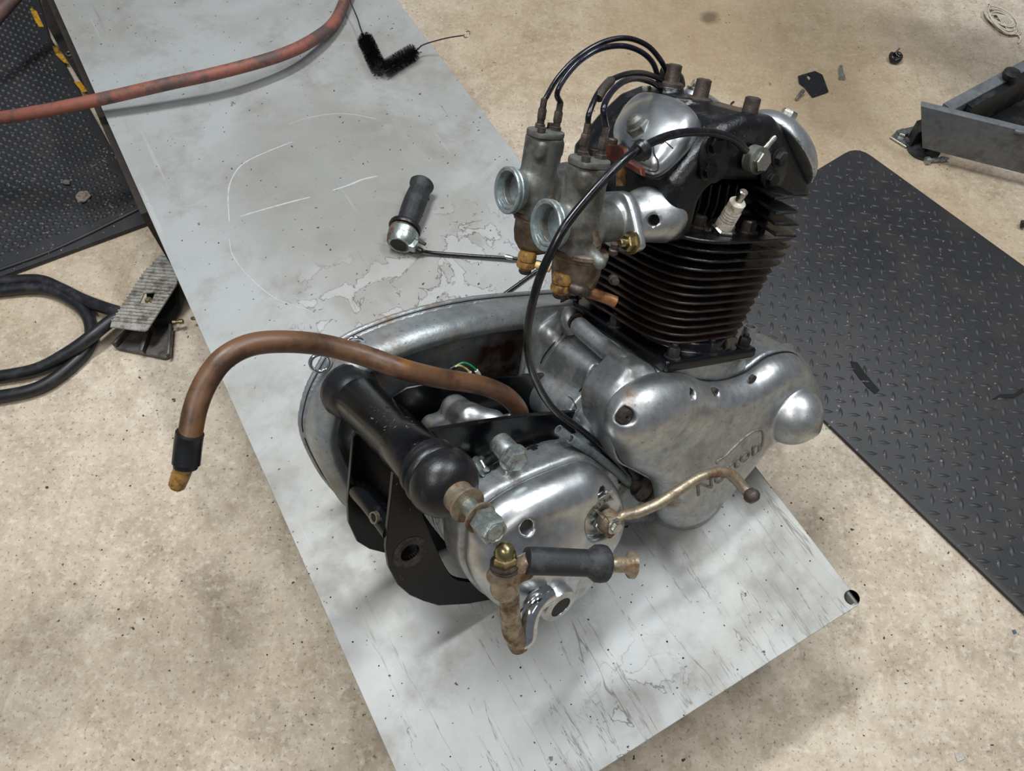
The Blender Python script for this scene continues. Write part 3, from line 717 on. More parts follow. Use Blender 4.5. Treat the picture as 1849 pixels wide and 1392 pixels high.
tag(tube('knotted_strap', P, [.004] * 8 + [.003, .0012], 'black_rubber', None, 8, 3), 'small knotted black rubber strap lying on the concrete', 'strap')
cst = thing('string_coil', 'coiled hank of off-white string on the floor in the far right corner', 'string', tuple(W(1808, 45, 0)))
c = W(1806, 43, 0); u = nrm(W(1830, 66, 0) - W(1782, 22, 0)); v = np.array([-u[1], u[0], 0]); P = []
for t in np.linspace(0, 2 * math.pi * 11, 230):
    k = .75 + .25 * math.sin(t * .37); P.append(c + u * .047 * k * math.cos(t) + v * .027 * k * math.sin(t + .25 * math.sin(t * .2)) + np.array([0, 0, .004 + .0045 * (1 + math.sin(t * .61))]))
P += [c + u * .058 + v * .004 + np.array([0, 0, .004]), c + u * .068 - v * .01 + np.array([0, 0, .003])]
tube('string_strand', P, .0017, 'string_white', cst, 6, 2)
for k in range(6): tube('string_wrap', [c - u * .03 + v * (-.012 + k * .004) + np.array([0, 0, .006]), c + v * (.010 - k * .004) + np.array([0, 0, .014]), c + u * .04 + v * (.006 - k * .003) + np.array([0, 0, .006])], .0014, 'string_white', cst, 6, 4)
P = [W(1330, 190, .003) + .011 * np.array([math.cos(t), math.sin(t), 0]) for t in np.linspace(1.9, 5.6, 10)]
tag(tube('circlip', P, .0016, 'dark_steel', None, 6, 2), 'open steel circlip on the concrete behind the cylinder head', 'circlip')
o = plate('plastic_offcut', floor_poly('1723,1360 1738,1359 1741,1371 1728,1376', 0), [], .0015, (0, 0, .0002), (1, 0, 0), (0, 1, 0), 'clear_plastic', None, bevel=.0004); tag(o, 'clear triangular plastic offcut on the concrete near the bottom edge', 'offcut')
o = plate('wood_splinter', floor_poly('138,358 144,349 160,347 166,356 156,366 143,369', .011), [], .004, (0, 0, .0125), (1, 0, 0), (0, 1, 0), 'wood_chip', None, bevel=.001); tag(o, 'ragged brown chip lying on the dimpled mat', 'chip')
o = plate('plastic_chip', floor_poly('113,332 119,326 128,328 127,335 119,335', .011), [], .003, (0, 0, .0125), (1, 0, 0), (0, 1, 0), 'zinc_body', None, bevel=.001); tag(o, 'small pale grey chip on the dimpled mat beyond the brown chip', 'chip')
o = plate('blue_chip', floor_poly('1827,1138 1832,1137 1835,1143 1830,1145', 0), [], .002, (0, 0, .0002), (1, 0, 0), (0, 1, 0), mat('blue_paint', '4a5878', '3a4460', .3, 60, (.5, .6), (0, 0), 0, 200), None, bevel=.0004); tag(o, 'tiny blue chip on the concrete near the right frame edge', 'chip')

# ------------------------------------------------------------------ grey steel stand, top right
st = thing('steel_stand', 'grey painted steel stand with two joined beams beyond the diamond-plate mat', 'stand', tuple(W(1665, 262, 0)))
zb, zt = .028, .118; Z3 = np.array([0, 0, 1.])
A = W(1662, 190, zt); B = W(1849, 236, zt); d = nrm(B - A); d[2] = 0; d = nrm(d); nrmv = np.array([-d[1], d[0], 0]); 
def beam(name, A, d, L, w, z0, z1, m, bev=.004):
    n = np.array([-d[1], d[0], 0]); V, F = plate_mesh([(0, 0), (L, 0), (L, w), (0, w)], [], z1 - z0, (A[0], A[1], z0), d, n, bev, 3); return MB().add(V, F).obj(name, m, st)
V, F = plate_mesh([(.042, zb), (1.0, zb), (1.0, zt), (0, zt)], [], .014, A * np.array([1, 1, 0]) + nrmv * .014, d, Z3, .004, 3); MB().add(V, F).obj('front_beam', 'grey_paint', st)
A2 = W(1722, 197, zt); B2 = W(1849, 128, zt); d2 = nrm((B2 - A2) * np.array([1, 1, 0]))
n2 = np.array([-d2[1], d2[0], 0]); beam('rear_beam', A2, d2, .8, .022, zb + .01, zt - .002, 'grey_paint', .002)
beam('shaded_channel_side', A2 + d2 * .04 - n2 * .012, d2, .8, .012, zb + .01, zt - .006, 'dark_steel', .001)  # side of the grey channel, its shade put in as dark steel
beam('channel_floor', A2 + d2 * .075 - n2 * .06, d2, .8, .05, zb, zb + .008, 'dark_steel', .001)
lathe('adjusting_knob', [(.012, 0), (.015, .004), (.015, .012), (.008, .014)], W(1822, 140, .12), (0, 0, 1), 'dark_steel', st, 12)
plate('foot_bracket', floor_poly('1607,248 1620,236 1652,228 1660,262 1636,266', .004), [], .005, (0, 0, .001), (1, 0, 0), (0, 1, 0), 'bright_steel', st)
plate('bracket_web', floor_poly('1643,240 1662,234 1664,256 1645,262', .01), [], .035, (0, 0, .006), (1, 0, 0), (0, 1, 0), 'dark_steel', st)
bolt('bracket_bolt', W(1629, 243, .006), (0, 0, 1), .010, .008, 'bright_steel', st)
lathe('levelling_foot', [(.03, 0), (.032, .004), (.02, .008), (.009, .010), (.009, .032)], W(1666, 270, .0), (0, 0, 1), 'dark_steel', st, 24)
tube('weld_seam', [W(1832, 236, zt - .002), W(1842, 239, zt - .002), W(1856, 238, zt - .002)], .004, 'grey_paint', st, 8, 2)
A = W(1843, 404, .008); tag(lathe('loose_nut', [(.007, 0), (.007, .008), (.003, .008)], A, (1, -.3, .3), 'dark_steel', None, 6), 'dark nut on the concrete at the right frame edge below the stand', 'nut')
grit('floor_grit', [(1640, 145, 6, 12), (1700, 298, 12, 6), (1560, 95, 6, 30), (1500, 850, 10, 60), (1300, 30, 8, 50), (180, 1100, 10, 90), (1600, 1150, 14, 120), (330, 470, 6, 20), (1000, 80, 8, 80), (250, 760, 10, 60)], 'dark_steel', None, .0, .0006, .0016)
tag(bpy.data.objects['floor_grit'], 'dark specks of grit scattered over the concrete floor', 'grit')
o = grit('table_grit', [(190, 50, 14, 22), (150, 45, 6, 14), (820, 200, 4, 10), (860, 220, 4, 8), (620, 1240, 12, 60), (560, 1080, 10, 40), (1380, 960, 14, 60), (1200, 1100, 12, 80), (770, 420, 12, 14), (960, 1300, 14, 90)], 'dark_steel', None, TZ, .0005, .0014)
tag(o, 'dark specks of grit scattered over the grey lift table deck', 'grit')

# ================================================================== ENGINE
eng = bpy.data.objects.new('motorcycle_engine', None); COL.objects.link(eng)
eng.matrix_world = Matrix.Translation(Vector(EO + EW @ EB)) @ Matrix(EW.tolist()).to_4x4()
eng['offs'] = [float(v) for v in EB]
tag(eng, 'dismounted twin cylinder motorcycle engine with gearbox and carburettors on the lift table', 'engine')
X_ = np.array([1., 0, 0]); Y_ = np.array([0, 1., 0]); Z_ = np.array([0, 0, 1.])
def yz(s, x): return [tuple(E(a, b, x=x)[1:]) for a, b in pxs(s)]
def xz(s, y): return [tuple(E(a, b, y=y)[[0, 2]]) for a, b in pxs(s)]
def sm(P, n=4): return [tuple(p) for p in catmull(P, n, True)]
BV = {}
def bvh(o):
    me = o.data; return BVHTree.FromPolygons([v.co.copy() for v in me.vertices], [tuple(p.vertices) for p in me.polygons])

# ---- inner primary chaincase (left side, far away from the camera)
PRO = sm(yz('562,800 567,745 588,695 625,642 700,603 800,572 900,554 1030,543', -.12) + [(.06, -.01), (.11, -.06), (.12, -.12), (.09, -.18), (.03, -.215), (-.08, -.235), (-.2, -.262)] + yz('660,938 622,908 590,865', -.12), 5)
PRO = lift(PRO, -.152, .004)
s = SDF((-.165, -.40, -.31), (-.08, .15, .03), .0023)
s.add(s.ext('x', PRO, -.150, -.098, .016), 0)
s.add(s.ext('x', PRO, -.153, -.146, .002, .0035), .002)
s.sub(s.ext('x', PRO, -.122, -.05, .008, -.026), .014)
s.add(s.cyl((-.16, -.27, -.16), (-.108, -.27, -.16), .03, .003), .006)
pc = s.obj('primary_case', 'primary_aluminium', eng, label='dull silver oval chaincase with flaking finish')
tube('gasket_seam', [(-.1465, y, z) for y, z in PRO], .0009, 'dark_steel', pc, 6, 0, True)
for px, py in ((640, 625), (578, 655)):
    c = E(px, py, x=-.13); a = [c + .010 * np.array([.2 * math.cos(t), math.cos(t), math.sin(t)]) for t in np.linspace(0, 2 * math.pi, 12, endpoint=False)]
    tube('hook', a, .0022, 'chrome', pc, 8, 2, True)

# brown stain and flaking on the inside wall of the case
def stain():
    m = MATS['primary_aluminium'].copy(); m.name = 'stained_primary_aluminium'; t = m.node_tree; b = t.nodes['Principled BSDF']; src = b.inputs['Base Color'].links[0].from_socket
    tc = t.nodes.new('ShaderNodeTexCoord'); nz = t.nodes.new('ShaderNodeTexNoise'); nz.inputs['Scale'].default_value = 45; t.links.new(tc.outputs['Object'], nz.inputs['Vector'])
    for px, py, x, r, c_, k_ in ((905, 650, -.118, .050, '4a3020', 1.7), (975, 568, -.105, .018, '5c4030', 1.2), (600, 870, -.112, .03, '7a6a5c', 1.0)):
        q = E(px, py, x=x); vm = t.nodes.new('ShaderNodeVectorMath'); vm.operation = 'DISTANCE'; t.links.new(tc.outputs['Object'], vm.inputs[0]); vm.inputs[1].default_value = tuple(q)
        mr_ = t.nodes.new('ShaderNodeMapRange'); mr_.inputs['From Min'].default_value = r * .5; mr_.inputs['From Max'].default_value = r * 1.3; mr_.inputs['To Min'].default_value = 1; mr_.inputs['To Max'].default_value = 0; t.links.new(vm.outputs['Value'], mr_.inputs['Value'])
        mu = t.nodes.new('ShaderNodeMath'); mu.operation = 'MULTIPLY'; mu.use_clamp = True; t.links.new(mr_.outputs[0], mu.inputs[0])
        m2 = t.nodes.new('ShaderNodeMath'); m2.operation = 'MULTIPLY'; m2.inputs[1].default_value = k_; t.links.new(nz.outputs['Fac'], m2.inputs[0]); t.links.new(m2.outputs[0], mu.inputs[1])
        mx = t.nodes.new('ShaderNodeMix'); mx.data_type = 'RGBA'; t.links.new(mu.outputs[0], mx.inputs[0]); t.links.new(src, mx.inputs[6]); mx.inputs[7].default_value = lin(c_); src = mx.outputs[2]
    t.links.new(src, b.inputs['Base Color']); pc.data.materials[0] = m
stain()
# ---- crankcase
s = SDF((-.13, -.16, -.255), (.085, .2, .03), .0022)
s.add(s.cyl((-.10, .025, -.128), (.055, .025, -.128), .107, .012), 0)
s.add(s.box((0, 0, -.035), (.088, .068, .034), .010), .02)
s.add(s.box((-.02, -.055, -.075), (.075, .045, .055), .012), .02)              # rear wall
s.add(s.cap(E(990, 712, x=-.05), E(1078, 756, x=.035), .026), .008)            # rear lower bulge
s.add(s.cap(E(1047, 590, x=-.03), E(1122, 655, x=.048), .0105), .006)            # mounting boss tube
s.add(s.box((.0, .085, -.05), (.07, .06, .03), .015), .02)                      # front deck
for x in (.012, .020): s.sub(s.ext('x', [(-.2, -.2), (-.2, -.02), (-.05, -.02), (-.05, -.2)], x, x + .0016, .0005) * 1 if False else s.box((x, -.10, -.07), (.0006, .012, .05), .0005), .001)
s.add(s.cyl((.016, .03, -.128), (.020, .03, -.128), .110, .001), .003)
s.add(s.box((-.072, -.075, -.05), (.004, .045, .06), .002), .006)
s.add(s.cap((-.06, -.095, -.02), (-.075, -.06, .0), .012), .008)
cc = s.obj('crankcase', 'cast_aluminium', eng)
q = E(1052, 588, x=-.035); lathe('boss_plug', [(.0, 0), (.0098, .0), (.0098, .003), (0, .003)], E(1041, 582, x=-.04), E(1041, 582, x=-.04) - E(1060, 598, x=-.02), 'brown_steel', cc, 20)
# breather turret and small studs behind the cylinders
tA = E(1343, 630, x=.052)
lathe('breather_turret', [(.020, -.012), (.020, .006), (.017, .009), (.0085, .010), (.0075, .028), (.006, .028), (.0055, .012), (0, .012)], tA, (0, 0, 1), 'cast_aluminium', eng, 24)
for px, py in ((1326, 600), (1360, 622)): bolt('turret_screw', E(px, py + 4, x=.054), (0, 0, 1), .0048, .004, 'bright_steel', eng, True)
tube('deck_rib', [E(1300, 690, x=.055), E(1345, 665, x=.058), E(1395, 635, x=.058), E(1425, 628, x=.055)], .006, 'cast_aluminium', cc, 10, 4)

def surf(px, py, bt, up=.0005):
    o = EW.T @ (CAM - EO); d = nrm(EW.T @ ray(px, py)); h = bt.ray_cast(Vector(o), Vector(d), 5)
    return None if h[0] is None else (np.array(h[0]) + np.array(h[1]) * up, np.array(h[1]))
def seam(name, s_, bt, r, m, parent, up=0.0):
    P = [surf(x, y, bt, up) for x, y in pxs(s_)]; P = [p[0] for p in P if p is not None]
    if len(P) > 1: tube(name, P, r, m, parent, 6, 4)
bcc = bvh(cc)
seam('case_seam', '1094,648 1095,659 1081,675 1066,692 1053,709', bcc, .0009, 'dark_steel', cc)
seam('case_seam', '1088,648 1089,658 1075,673 1060,690 1046,707', bcc, .0009, 'dark_steel', cc)
seam('case_ridge', '1022,604 1006,622 990,642 980,662', bcc, .0028, 'cast_aluminium', cc)
seam('case_seam', '1016,602 1000,620 984,640 976,656', bcc, .0009, 'dark_steel', cc)
seam('case_crack', '1026,716 1034,722 1042,740', bcc, .0006, 'dark_steel', cc)
tube('case_strut', [E(1029, 556, x=-.055), E(1027, 575, x=-.050), E(1033, 600, x=-.046)], [.006, .009, .008], 'cast_aluminium', cc, 12, 4)
# ---- timing chest + timing cover (right side)
TCO = sm(yz('1107,775 1106,748 1116,722 1148,696 1188,682 1228,680 1268,687 1305,686 1345,672 1385,644 1425,636 1448,652 1466,690 1472,730 1462,768 1436,790 1404,792 1374,796 1345,830 1310,872 1272,908 1240,930 1212,934 1200,916 1204,892 1185,868 1150,848 1118,828', .085), 4)
s = SDF((.03, -.17, -.26), (.092, .25, .045), .002)
s.add(s.ext('x', TCO, .035, .084, .004, .0035), 0)
chest_top = yz('1088,735 1098,708 1108,690 1130,662 1160,655 1200,668 1230,690 1300,700 1200,800 1100,800', .07)
s.add(s.ext('x', chest_top, .035, .079, .009), .006)
s.add(s.ext('x', yz('1290,705 1350,668 1400,628 1430,630 1452,655 1430,700 1350,720', .06), .03, .075, .006), .008)
s.obj('timing_chest', 'cast_aluminium', eng)
s = SDF((.075, -.17, -.26), (.150, .25, .04), .0017)
s.add(s.ext('x', TCO, .060, .112, .026), 0)
c1 = E(1178, 745, x=.100); s.add(s.ell(c1, (.024, .056, .034)), .03)
c2 = E(1421, 745, x=.10); s.add(s.cap(c2 + X_ * -.03 + np.array([0, -.004, .004]), c2 + X_ * .008 + np.array([0, -.003, .003]), .0380, .0355), .002)
c3 = E(1240, 860, x=.085); s.add(s.ell(c3, (.026, .045, .055)), .03)
s.d = np.maximum(s.d, .084 - s.X)
holes = [(1245, 710), (1305, 716), (1374, 692), (1465, 720)]
hp_ = []
for px, py in holes:
    q = E(px, py, x=.112); s.sub(s.cap(q - X_ * .012, q + X_ * .03, .0048 if px != 1465 else .0032), .001)
q = E(1136, 757, x=.117); s.sub(s.cyl(q - X_ * .012, q + X_ * .05, .0085, .001), .002)
tcv = s.obj('timing_cover', 'cover_aluminium', eng, label='large smooth silver timing cover with cast lettering'); bt = bvh(tcv)
for px, py in holes:
    q = E(px, py, x=.112); lathe('cover_screw', [(.0042, 0), (.0042, .004), (.0012, .0042), (.0010, .003), (0, .003)], q - X_ * .014, X_, 'brown_steel', tcv, 14)
q = E(1136, 757, x=.117); lathe('cover_screw', [(.0076, 0), (.0076, .006), (.0060, .0070), (.0018, .0072), (.0015, .0050), (0, .0050)], q - X_ * .0105, X_, 'brown_steel', tcv, 18)
tube('gasket_seam', [(.0848, y, z) for y, z in TCO], .0011, 'dark_steel', tcv, 6, 0, True)
# cast lettering draped over the cover
def text_mesh(body, size):
    cu = bpy.data.curves.new('t', 'FONT'); cu.body = body; cu.size = size; cu.fill_mode = 'FRONT'; cu.extrude = 0
    o = bpy.data.objects.new('t', cu); COL.objects.link(o); dg = bpy.context.evaluated_depsgraph_get(); dg.update(); me = bpy.data.meshes.new_from_object(o.evaluated_get(dg))
    V = [np.array(v.co) for v in me.vertices]; F = [tuple(p.vertices) for p in me.polygons]; bpy.data.objects.remove(o); bpy.data.curves.remove(cu); return V, F
def drape(name, V2, F, O, U, Vv, D, bt, h, m, parent, label=None, depth=.0):
    """V2 in plane coords; cast along D (towards the surface), raise by h"""
    bm = bmesh.new(); vs = [bm.verts.new((p[0], p[1], 0)) for p in V2]
    for f in F:
        try: bm.faces.new([vs[i] for i in f])
        except ValueError: pass
    bmesh.ops.subdivide_edges(bm, edges=bm.edges[:], cuts=2, use_grid_fill=False)
    bmesh.ops.triangulate(bm, faces=bm.faces[:])
    D = nrm(D); last = None
    for v in bm.verts:
        p = O + U * v.co.x + Vv * v.co.y; hit = bt.ray_cast(Vector(p - D * .08), Vector(D), .3)
        if hit[0] is not None: q = np.array(hit[0]); last = q
        else: q = p
        v.co = Vector(q - D * h)
    g = bmesh.ops.extrude_face_region(bm, geom=bm.faces[:]); bmesh.ops.translate(bm, verts=[e for e in g['geom'] if isinstance(e, bmesh.types.BMVert)], vec=Vector(D * (h + .0008)))
    bmesh.ops.recalc_face_normals(bm, faces=bm.faces[:])
    bm.verts.index_update(); Vx = [tuple(v.co) for v in bm.verts]; Fx = [tuple(v.index for v in f.verts) for f in bm.faces]; bm.free()
    return mesh_obj(name, Vx, Fx, m, parent, angle=30, label=label)
lo = E(1244, 884, x=.105); hi = E(1364, 808, x=.105); up = E(1232, 858, x=.105)
U = hi - lo; Lw = np.linalg.norm(U); U = nrm(U); Vv = nrm(np.cross(X_, U)) 
if (E(1300, 800, x=.105) - E(1300, 850, x=.105)) @ Vv < 0: Vv = -Vv
def shear(V, k): return [np.array([p[0] + k * p[1], p[1]]) for p in V]
hL = .030
# slanting letters "Norton": large N, large cross-bar t
V, F = text_mesh('Norton', 1.0); mnx, mxx = min(p[0] for p in V), max(p[0] for p in V)
V = [np.array([(p[0] - mnx) / (mxx - mnx) * Lw, p[1] * hL]) for p in V]
drape('raised_lettering', V, F, lo, U, Vv, -X_, bt, .0012, 'letter_grime', tcv, label='cast Norton lettering')
bar = sm([(Lw * .30, hL * .95), (Lw * .45, hL * 1.02), (Lw * .62, hL * 1.12), (Lw * .85, hL * 1.22), (Lw * 1.00, hL * 1.05), (Lw * 1.04, hL * .6), (Lw * 1.0, hL * .05), (Lw * .80, -hL * .12)], 3)[:-3]
pts = []
for p in bar:
    o = lo + U * p[0] + Vv * p[1]; hit = bt.ray_cast(Vector(o + X_ * .08), Vector(-X_), .3)
    if hit[0] is not None: pts.append(np.array(hit[0]) + X_ * .0004)
if len(pts) > 3: tube('lettering_flourish', pts, .0013, 'letter_grime', tcv, 6, 0)
# sump under the timing side
s = SDF((-.02, -.06, -.262), (.095, .12, -.12), .002)
s.add(s.ell(E(1238, 880, x=.05), (.045, .055, .055)), 0)
s.obj('sump', 'cover_aluminium', eng)
# big rusty union nut and hoses at the back of the crankcase
q = E(1150, 872, x=.062); d = nrm(E(1185, 890, x=.075) - q)
lathe('oil_union_nut', [(.010, -.02), (.010, 0), (.0145, .001), (.0145, .014), (.012, .016), (.016, .017), (.016, .022), (.008, .024)], q, d, 'brown_steel', eng, 18)
for a in ('1008,775,.055 1040,800,.06 1085,830,.06 1135,862,.06', '1030,792,.065 1065,815,.068 1105,845,.065 1140,875,.06'):
    P = [E(*map(float, t.split(',')[:2]), x=float(t.split(',')[2])) for t in a.split()]
    tube('oil_pipe', P, .0050, 'grey_tube', eng, 14, 4, inner=.78)
P = [E(1128, 840, x=.055), E(1150, 862, x=.06), E(1160, 895, x=.058)]; tube('rubber_pipe', P, .009, 'black_rubber', eng, 12, 4)
for px, py in ((1095, 850), (1118, 872)): lathe('filter_housing', [(.004, -.02), (.017, -.018), (.017, .008), (.012, .012), (0, .013)], E(px, py, x=.03), X_, 'dark_steel', eng, 20)

# ---- cylinder block
s = SDF((-.10, -.08, -.004), (.10, .08, .026), .0018)
s.add(s.box((0, 0, .006), (.092, .066, .0065), .003), 0)
s.add(s.cyl((-.038, 0, 0), (-.038, 0, .024), .050, .002), .004); s.add(s.cyl((.038, 0, 0), (.038, 0, .024), .050, .002), .004)
s.obj('base_flange', 'black_enamel', eng)
for x, y in ((.083, -.052), (.083, .052), (-.083, -.052), (-.083, .052), (0, -.060), (.084, 0), (-.084, 0), (.0, .06)):
    bolt('base_nut', (x, y, .0125), Z_, .0064, .011, 'dark_steel', eng, True, .003)
s = SDF((-.09, -.07, .01), (.09, .075, .14), .003)
s.add(s.ext('z', sq(0, .002, .072, .052, 4, 36), .014, .134, .003), 0)
s.obj('cylinder_block', 'barrel_black', eng)
def fin(z, y0, y1, rx, m, i=0, th=.0026, name='cooling_fin'):
    P = sq(0, (y0 + y1) / 2, rx, (y1 - y0) / 2, 4.2, 44)
    P = [(a + rng.normal() * .0003, b + rng.normal() * .0003) for a, b in P]
    return plate(name, P, [], th, (0, 0, z), X_, Y_, m, eng, bevel=.0009)
for i in range(9):
    z = .0225 + i * .0089; t = i / 8
    fin(z, -.066 - .008 * t, .066 + .016 * t, .081 + .009 * t, 'barrel_black')
head_levels = [.1040, .1138, .1236]
for i, z in enumerate(head_levels): fin(z, -.078, .088 + .002 * i, .094 + .002 * i, 'head_black')
fin(.1334, -.082, .092, .100, 'head_black', th=.0034)
# bare rust on the barrel's front edge
# ---- cylinder head
HP = [(-.085, .128), (-.098, .165), (-.100, .185), (-.076, .216), (-.052, .238), (-.028, .247), (.012, .246), (.028, .238), (.060, .211), (.096, .181), (.099, .172), (.085, .158), (.076, .128)]
NUTS = [E(1210, 160, x=-.035) + Z_ * .005, E(1261, 190, x=.012) + Z_ * .006, E(1347, 228, x=.062) + Z_ * .008]
s = SDF((-.10, -.12, .108), (.10, .105, .262), .002)
s.add(s.ext('x', HP, -.078, .079, .012), 0)
s.d = np.maximum(s.d, 0 * s.d - 1)
for sx in (1, -1):
    s.sub(s.box((sx * .092, -.015, .148), (.050, .050, .040), .026), .003)
    s.sub(s.box((sx * .085, .085, .143), (.046, .044, .029), .004), .002)
for y in (-.052, -.040): pass
s.add(s.cyl((0, -.035, .238), (0, -.035, .2475), .014, .002), .004)
for q in NUTS: s.add(s.cyl(q - Z_ * .03, q - Z_ * .002, .0135, .001), .006)
hd = s.obj('cylinder_head', 'head_black', eng, label='gloss black painted cylinder head')
for k, y in enumerate((-.046, -.034, -.022, -.010, .002, .014)):   # upright fins in the alcove
    plate('alcove_fin', [(-.02, .137), (.002, .137), (.006, .158), (.004, .178), (-.02, .186)], [], .0024, (.052, y - .004, 0), X_, Z_, 'head_black', eng, bevel=.0006)
for z, a in ((.1465, '1362,402 1400,428 1437,430'), (.1570, '1362,382 1398,408 1442,409'), (.1675, '1364,364 1400,389 1440,386'), (.1790, '1367,345 1398,362 1436,358')):
    for sx in (1, -1):
        P = [tuple(E(x, y, z=z)[:2]) for x, y in pxs(a)]
        P = P + [(P[2][0] * .75, P[2][1] + .012), (P[2][0] * .2, P[2][1] + .014), (.01, .05), (P[0][0] * .5, P[0][1])]
        P = [(p[0] * sx, p[1]) for p in P]
        if sx < 0: P = P[::-1]
        plate('cooling_fin', P, [], .0030, (0, 0, z), X_, Y_, 'head_black', eng, bevel=.0009)
# head nuts on top
for q in NUTS:
    lathe('sleeve_nut', [(.0125, -.003), (.0125, 0), (.0105, .0015), (.0078, .002), (.0075, .004), (.0072, .017), (.0052, .018), (.0048, .014), (0, .014)], q, Z_, 'brown_steel', eng, 24)
for px, py in ((1258, 403), (1348, 412)): bolt('head_bolt', E(px, py + 4, z=.1375), Z_, .0085, .011, 'brown_steel', eng)
# oval rocker spindle caps with bolts
for px, py, b in ((1288, 283, ((1290, 262), (1279, 307))), (1394, 300, ((1407, 285), (1391, 323)))):
    c = E(px, py, x=.079); plate('spindle_cap', [(c[1] + p[0], c[2] + p[1]) for p in circle(0, 0, .024, 28, .018, math.radians(115))], [], .0045, (.078, 0, 0), Y_, Z_, 'head_black', eng, bevel=.0012, seg_bev=2)
    for bx, by in b: bolt('spindle_bolt', E(bx, by, x=.0825), X_, .0072, .006, 'black_enamel' if px < 1300 else 'dark_steel', eng)
q = E(1352, 284, x=.079); bj = lathe('banjo_fitting', [(.006, 0), (.006, .003), (.0125, .0035), (.0125, .014), (.009, .0145)], q, X_, 'zinc_body', eng, 24)
bolt('banjo_bolt', q + X_ * .0145, X_, .0098, .005, 'bright_steel', bj, False)
tube('grease_nipple', [q + X_ * .009 + nrm((0, .5, .8)) * .008, q + X_ * .012 + nrm((0, .5, .8)) * .026], [.0035, .003, .0022, .003, .0018], 'bright_steel', eng, 10, 5)
# spark plug
pA = E(1304, 413, z=.1405); pB = E(1334, 362, x=pA[0] + .016); pd = nrm(pB - pA); pL = np.linalg.norm(pB - pA)
sp = bolt('spark_plug', pA - pd * .004, pd, .0125, .009, 'bright_steel', eng, True)
pr = [(.0088, .004), (.0088, .010)]
for k in range(5): pr += [(.0085, .011 + k * .0032), (.0078, .0125 + k * .0032)]
pr += [(.0078, .028), (.0080, .034), (.0060, .036), (.004, .0365)]
lathe('insulator', pr, pA, pd, 'porcelain', sp, 24); lathe('terminal', [(.0042, .036), (.0036, .040), (.0042, .042), (.0042, .047), (.003, .048)], pA, pd, 'bright_steel', sp, 16)
# silver rocker covers
n = nrm((0, -.70, .72)); P0 = np.array([.02, -.0775, .2135]); U = X_; Vp = np.cross(n, U)
def onp(s, O=P0): 
    r = []
    for a, b in pxs(s):
        q = EP(a, b, O, n) - O; r.append((q @ U, q @ Vp))
    return r
ic = sm(onp('1116,258 1122,230 1135,206 1157,187 1180,181 1210,187 1240,203 1262,222 1260,240 1244,268 1220,295 1198,314 1178,320 1152,308 1130,286'), 4)
s = SDF((-.09, -.135, .15), (.09, -.02, .275), .0017)
s.add(s.extf(ic, P0, U, Vp, -.010, .016, .011), 0)
cc_ = np.array([sum(p[0] for p in ic) / len(ic), sum(p[1] for p in ic) / len(ic)]); cw = P0 + U * cc_[0] + Vp * cc_[1]
s.add(s.ell(cw + n * .010 - Vp * 0, (.034, .026, .016), [U, Vp, n]), .02)
rc = s.obj('rocker_cover', 'polished_aluminium', eng, label='polished silver inlet rocker cover held by one central nut')
tube('gasket_seam', [P0 + U * p[0] * 1.0 + Vp * p[1] * 1.0 + n * .0005 for p in [(cc_[0] + (p[0] - cc_[0]) * 1.015, cc_[1] + (p[1] - cc_[1]) * 1.015) for p in ic]], .0016, 'dark_steel', rc, 6, 0, True)
bn = EP(1158, 240, P0 + n * .018, n); nd = nrm(n + np.array([-.25, 0, .1]))
lathe('cover_nut_washer', [(.0135, -.003), (.0135, .0015), (.011, .002)], bn, nd, 'zinc_plated', rc, 24)
V, F = g_hex(bn + nd * .001, nd, .0112, .009); b = MB().add(V, F); b.add(*g_lathe([(.0088, .009), (.0082, .013), (.005, .0165), (0, .0175)], bn + nd * .001, nd, 18)); b.obj('cover_nut', 'zinc_body', rc, angle=30)
tube('safety_wire', [EP(a, b, P0 + n * .020, n) for a, b in ((1166, 262), (1180, 254), (1194, 256), (1206, 246))], .0007, 'dark_steel', eng, 6, 4)
tube('safety_wire', [EP(a, b, P0 + n * .019, n) for a, b in ((1180, 256), (1180, 275), (1188, 292), (1186, 309), (1170, 308))], .0007, 'dark_steel', eng, 6, 4)
tube('safety_wire', [EP(a, b, P0 + n * .021, n) for a, b in ((1195, 251), (1205, 259), (1215, 268))], .0006, 'dark_steel', eng, 6, 2)
n1 = nrm((0, .64, .77))
for cx_ in (.052, -.052):
    c = np.array([cx_, .058, .2095]); s = SDF((cx_ - .05, .01, .14), (cx_ + .05, .13, .27), .0018)
    R = [X_, np.cross(n1, X_), n1]
    s.add(s.ell(c, (.040, .052, .028), R), 0); s.d = np.maximum(s.d, -((s.X - c[0]) * n1[0] + (s.Y - c[1]) * n1[1] + (s.Z - c[2]) * n1[2]) + .001)
    bb = E(1408, 234, x=.054) + np.array([0, .004, .006]) if cx_ > 0 else E(1254, 170, x=-.052)
    s.add(s.cap(bb - np.array([0, .004, .012]), bb, .010, .0085), .008)
    rr = s.obj('rocker_cover', 'cover_aluminium', eng, label='rounded silver exhaust rocker cover' if cx_ > 0 else None)
    bolt('cover_nut', bb + np.array([0, .001, .004]), nrm((.1, .25, 1)), .0080, .009, 'bright_steel', rr)

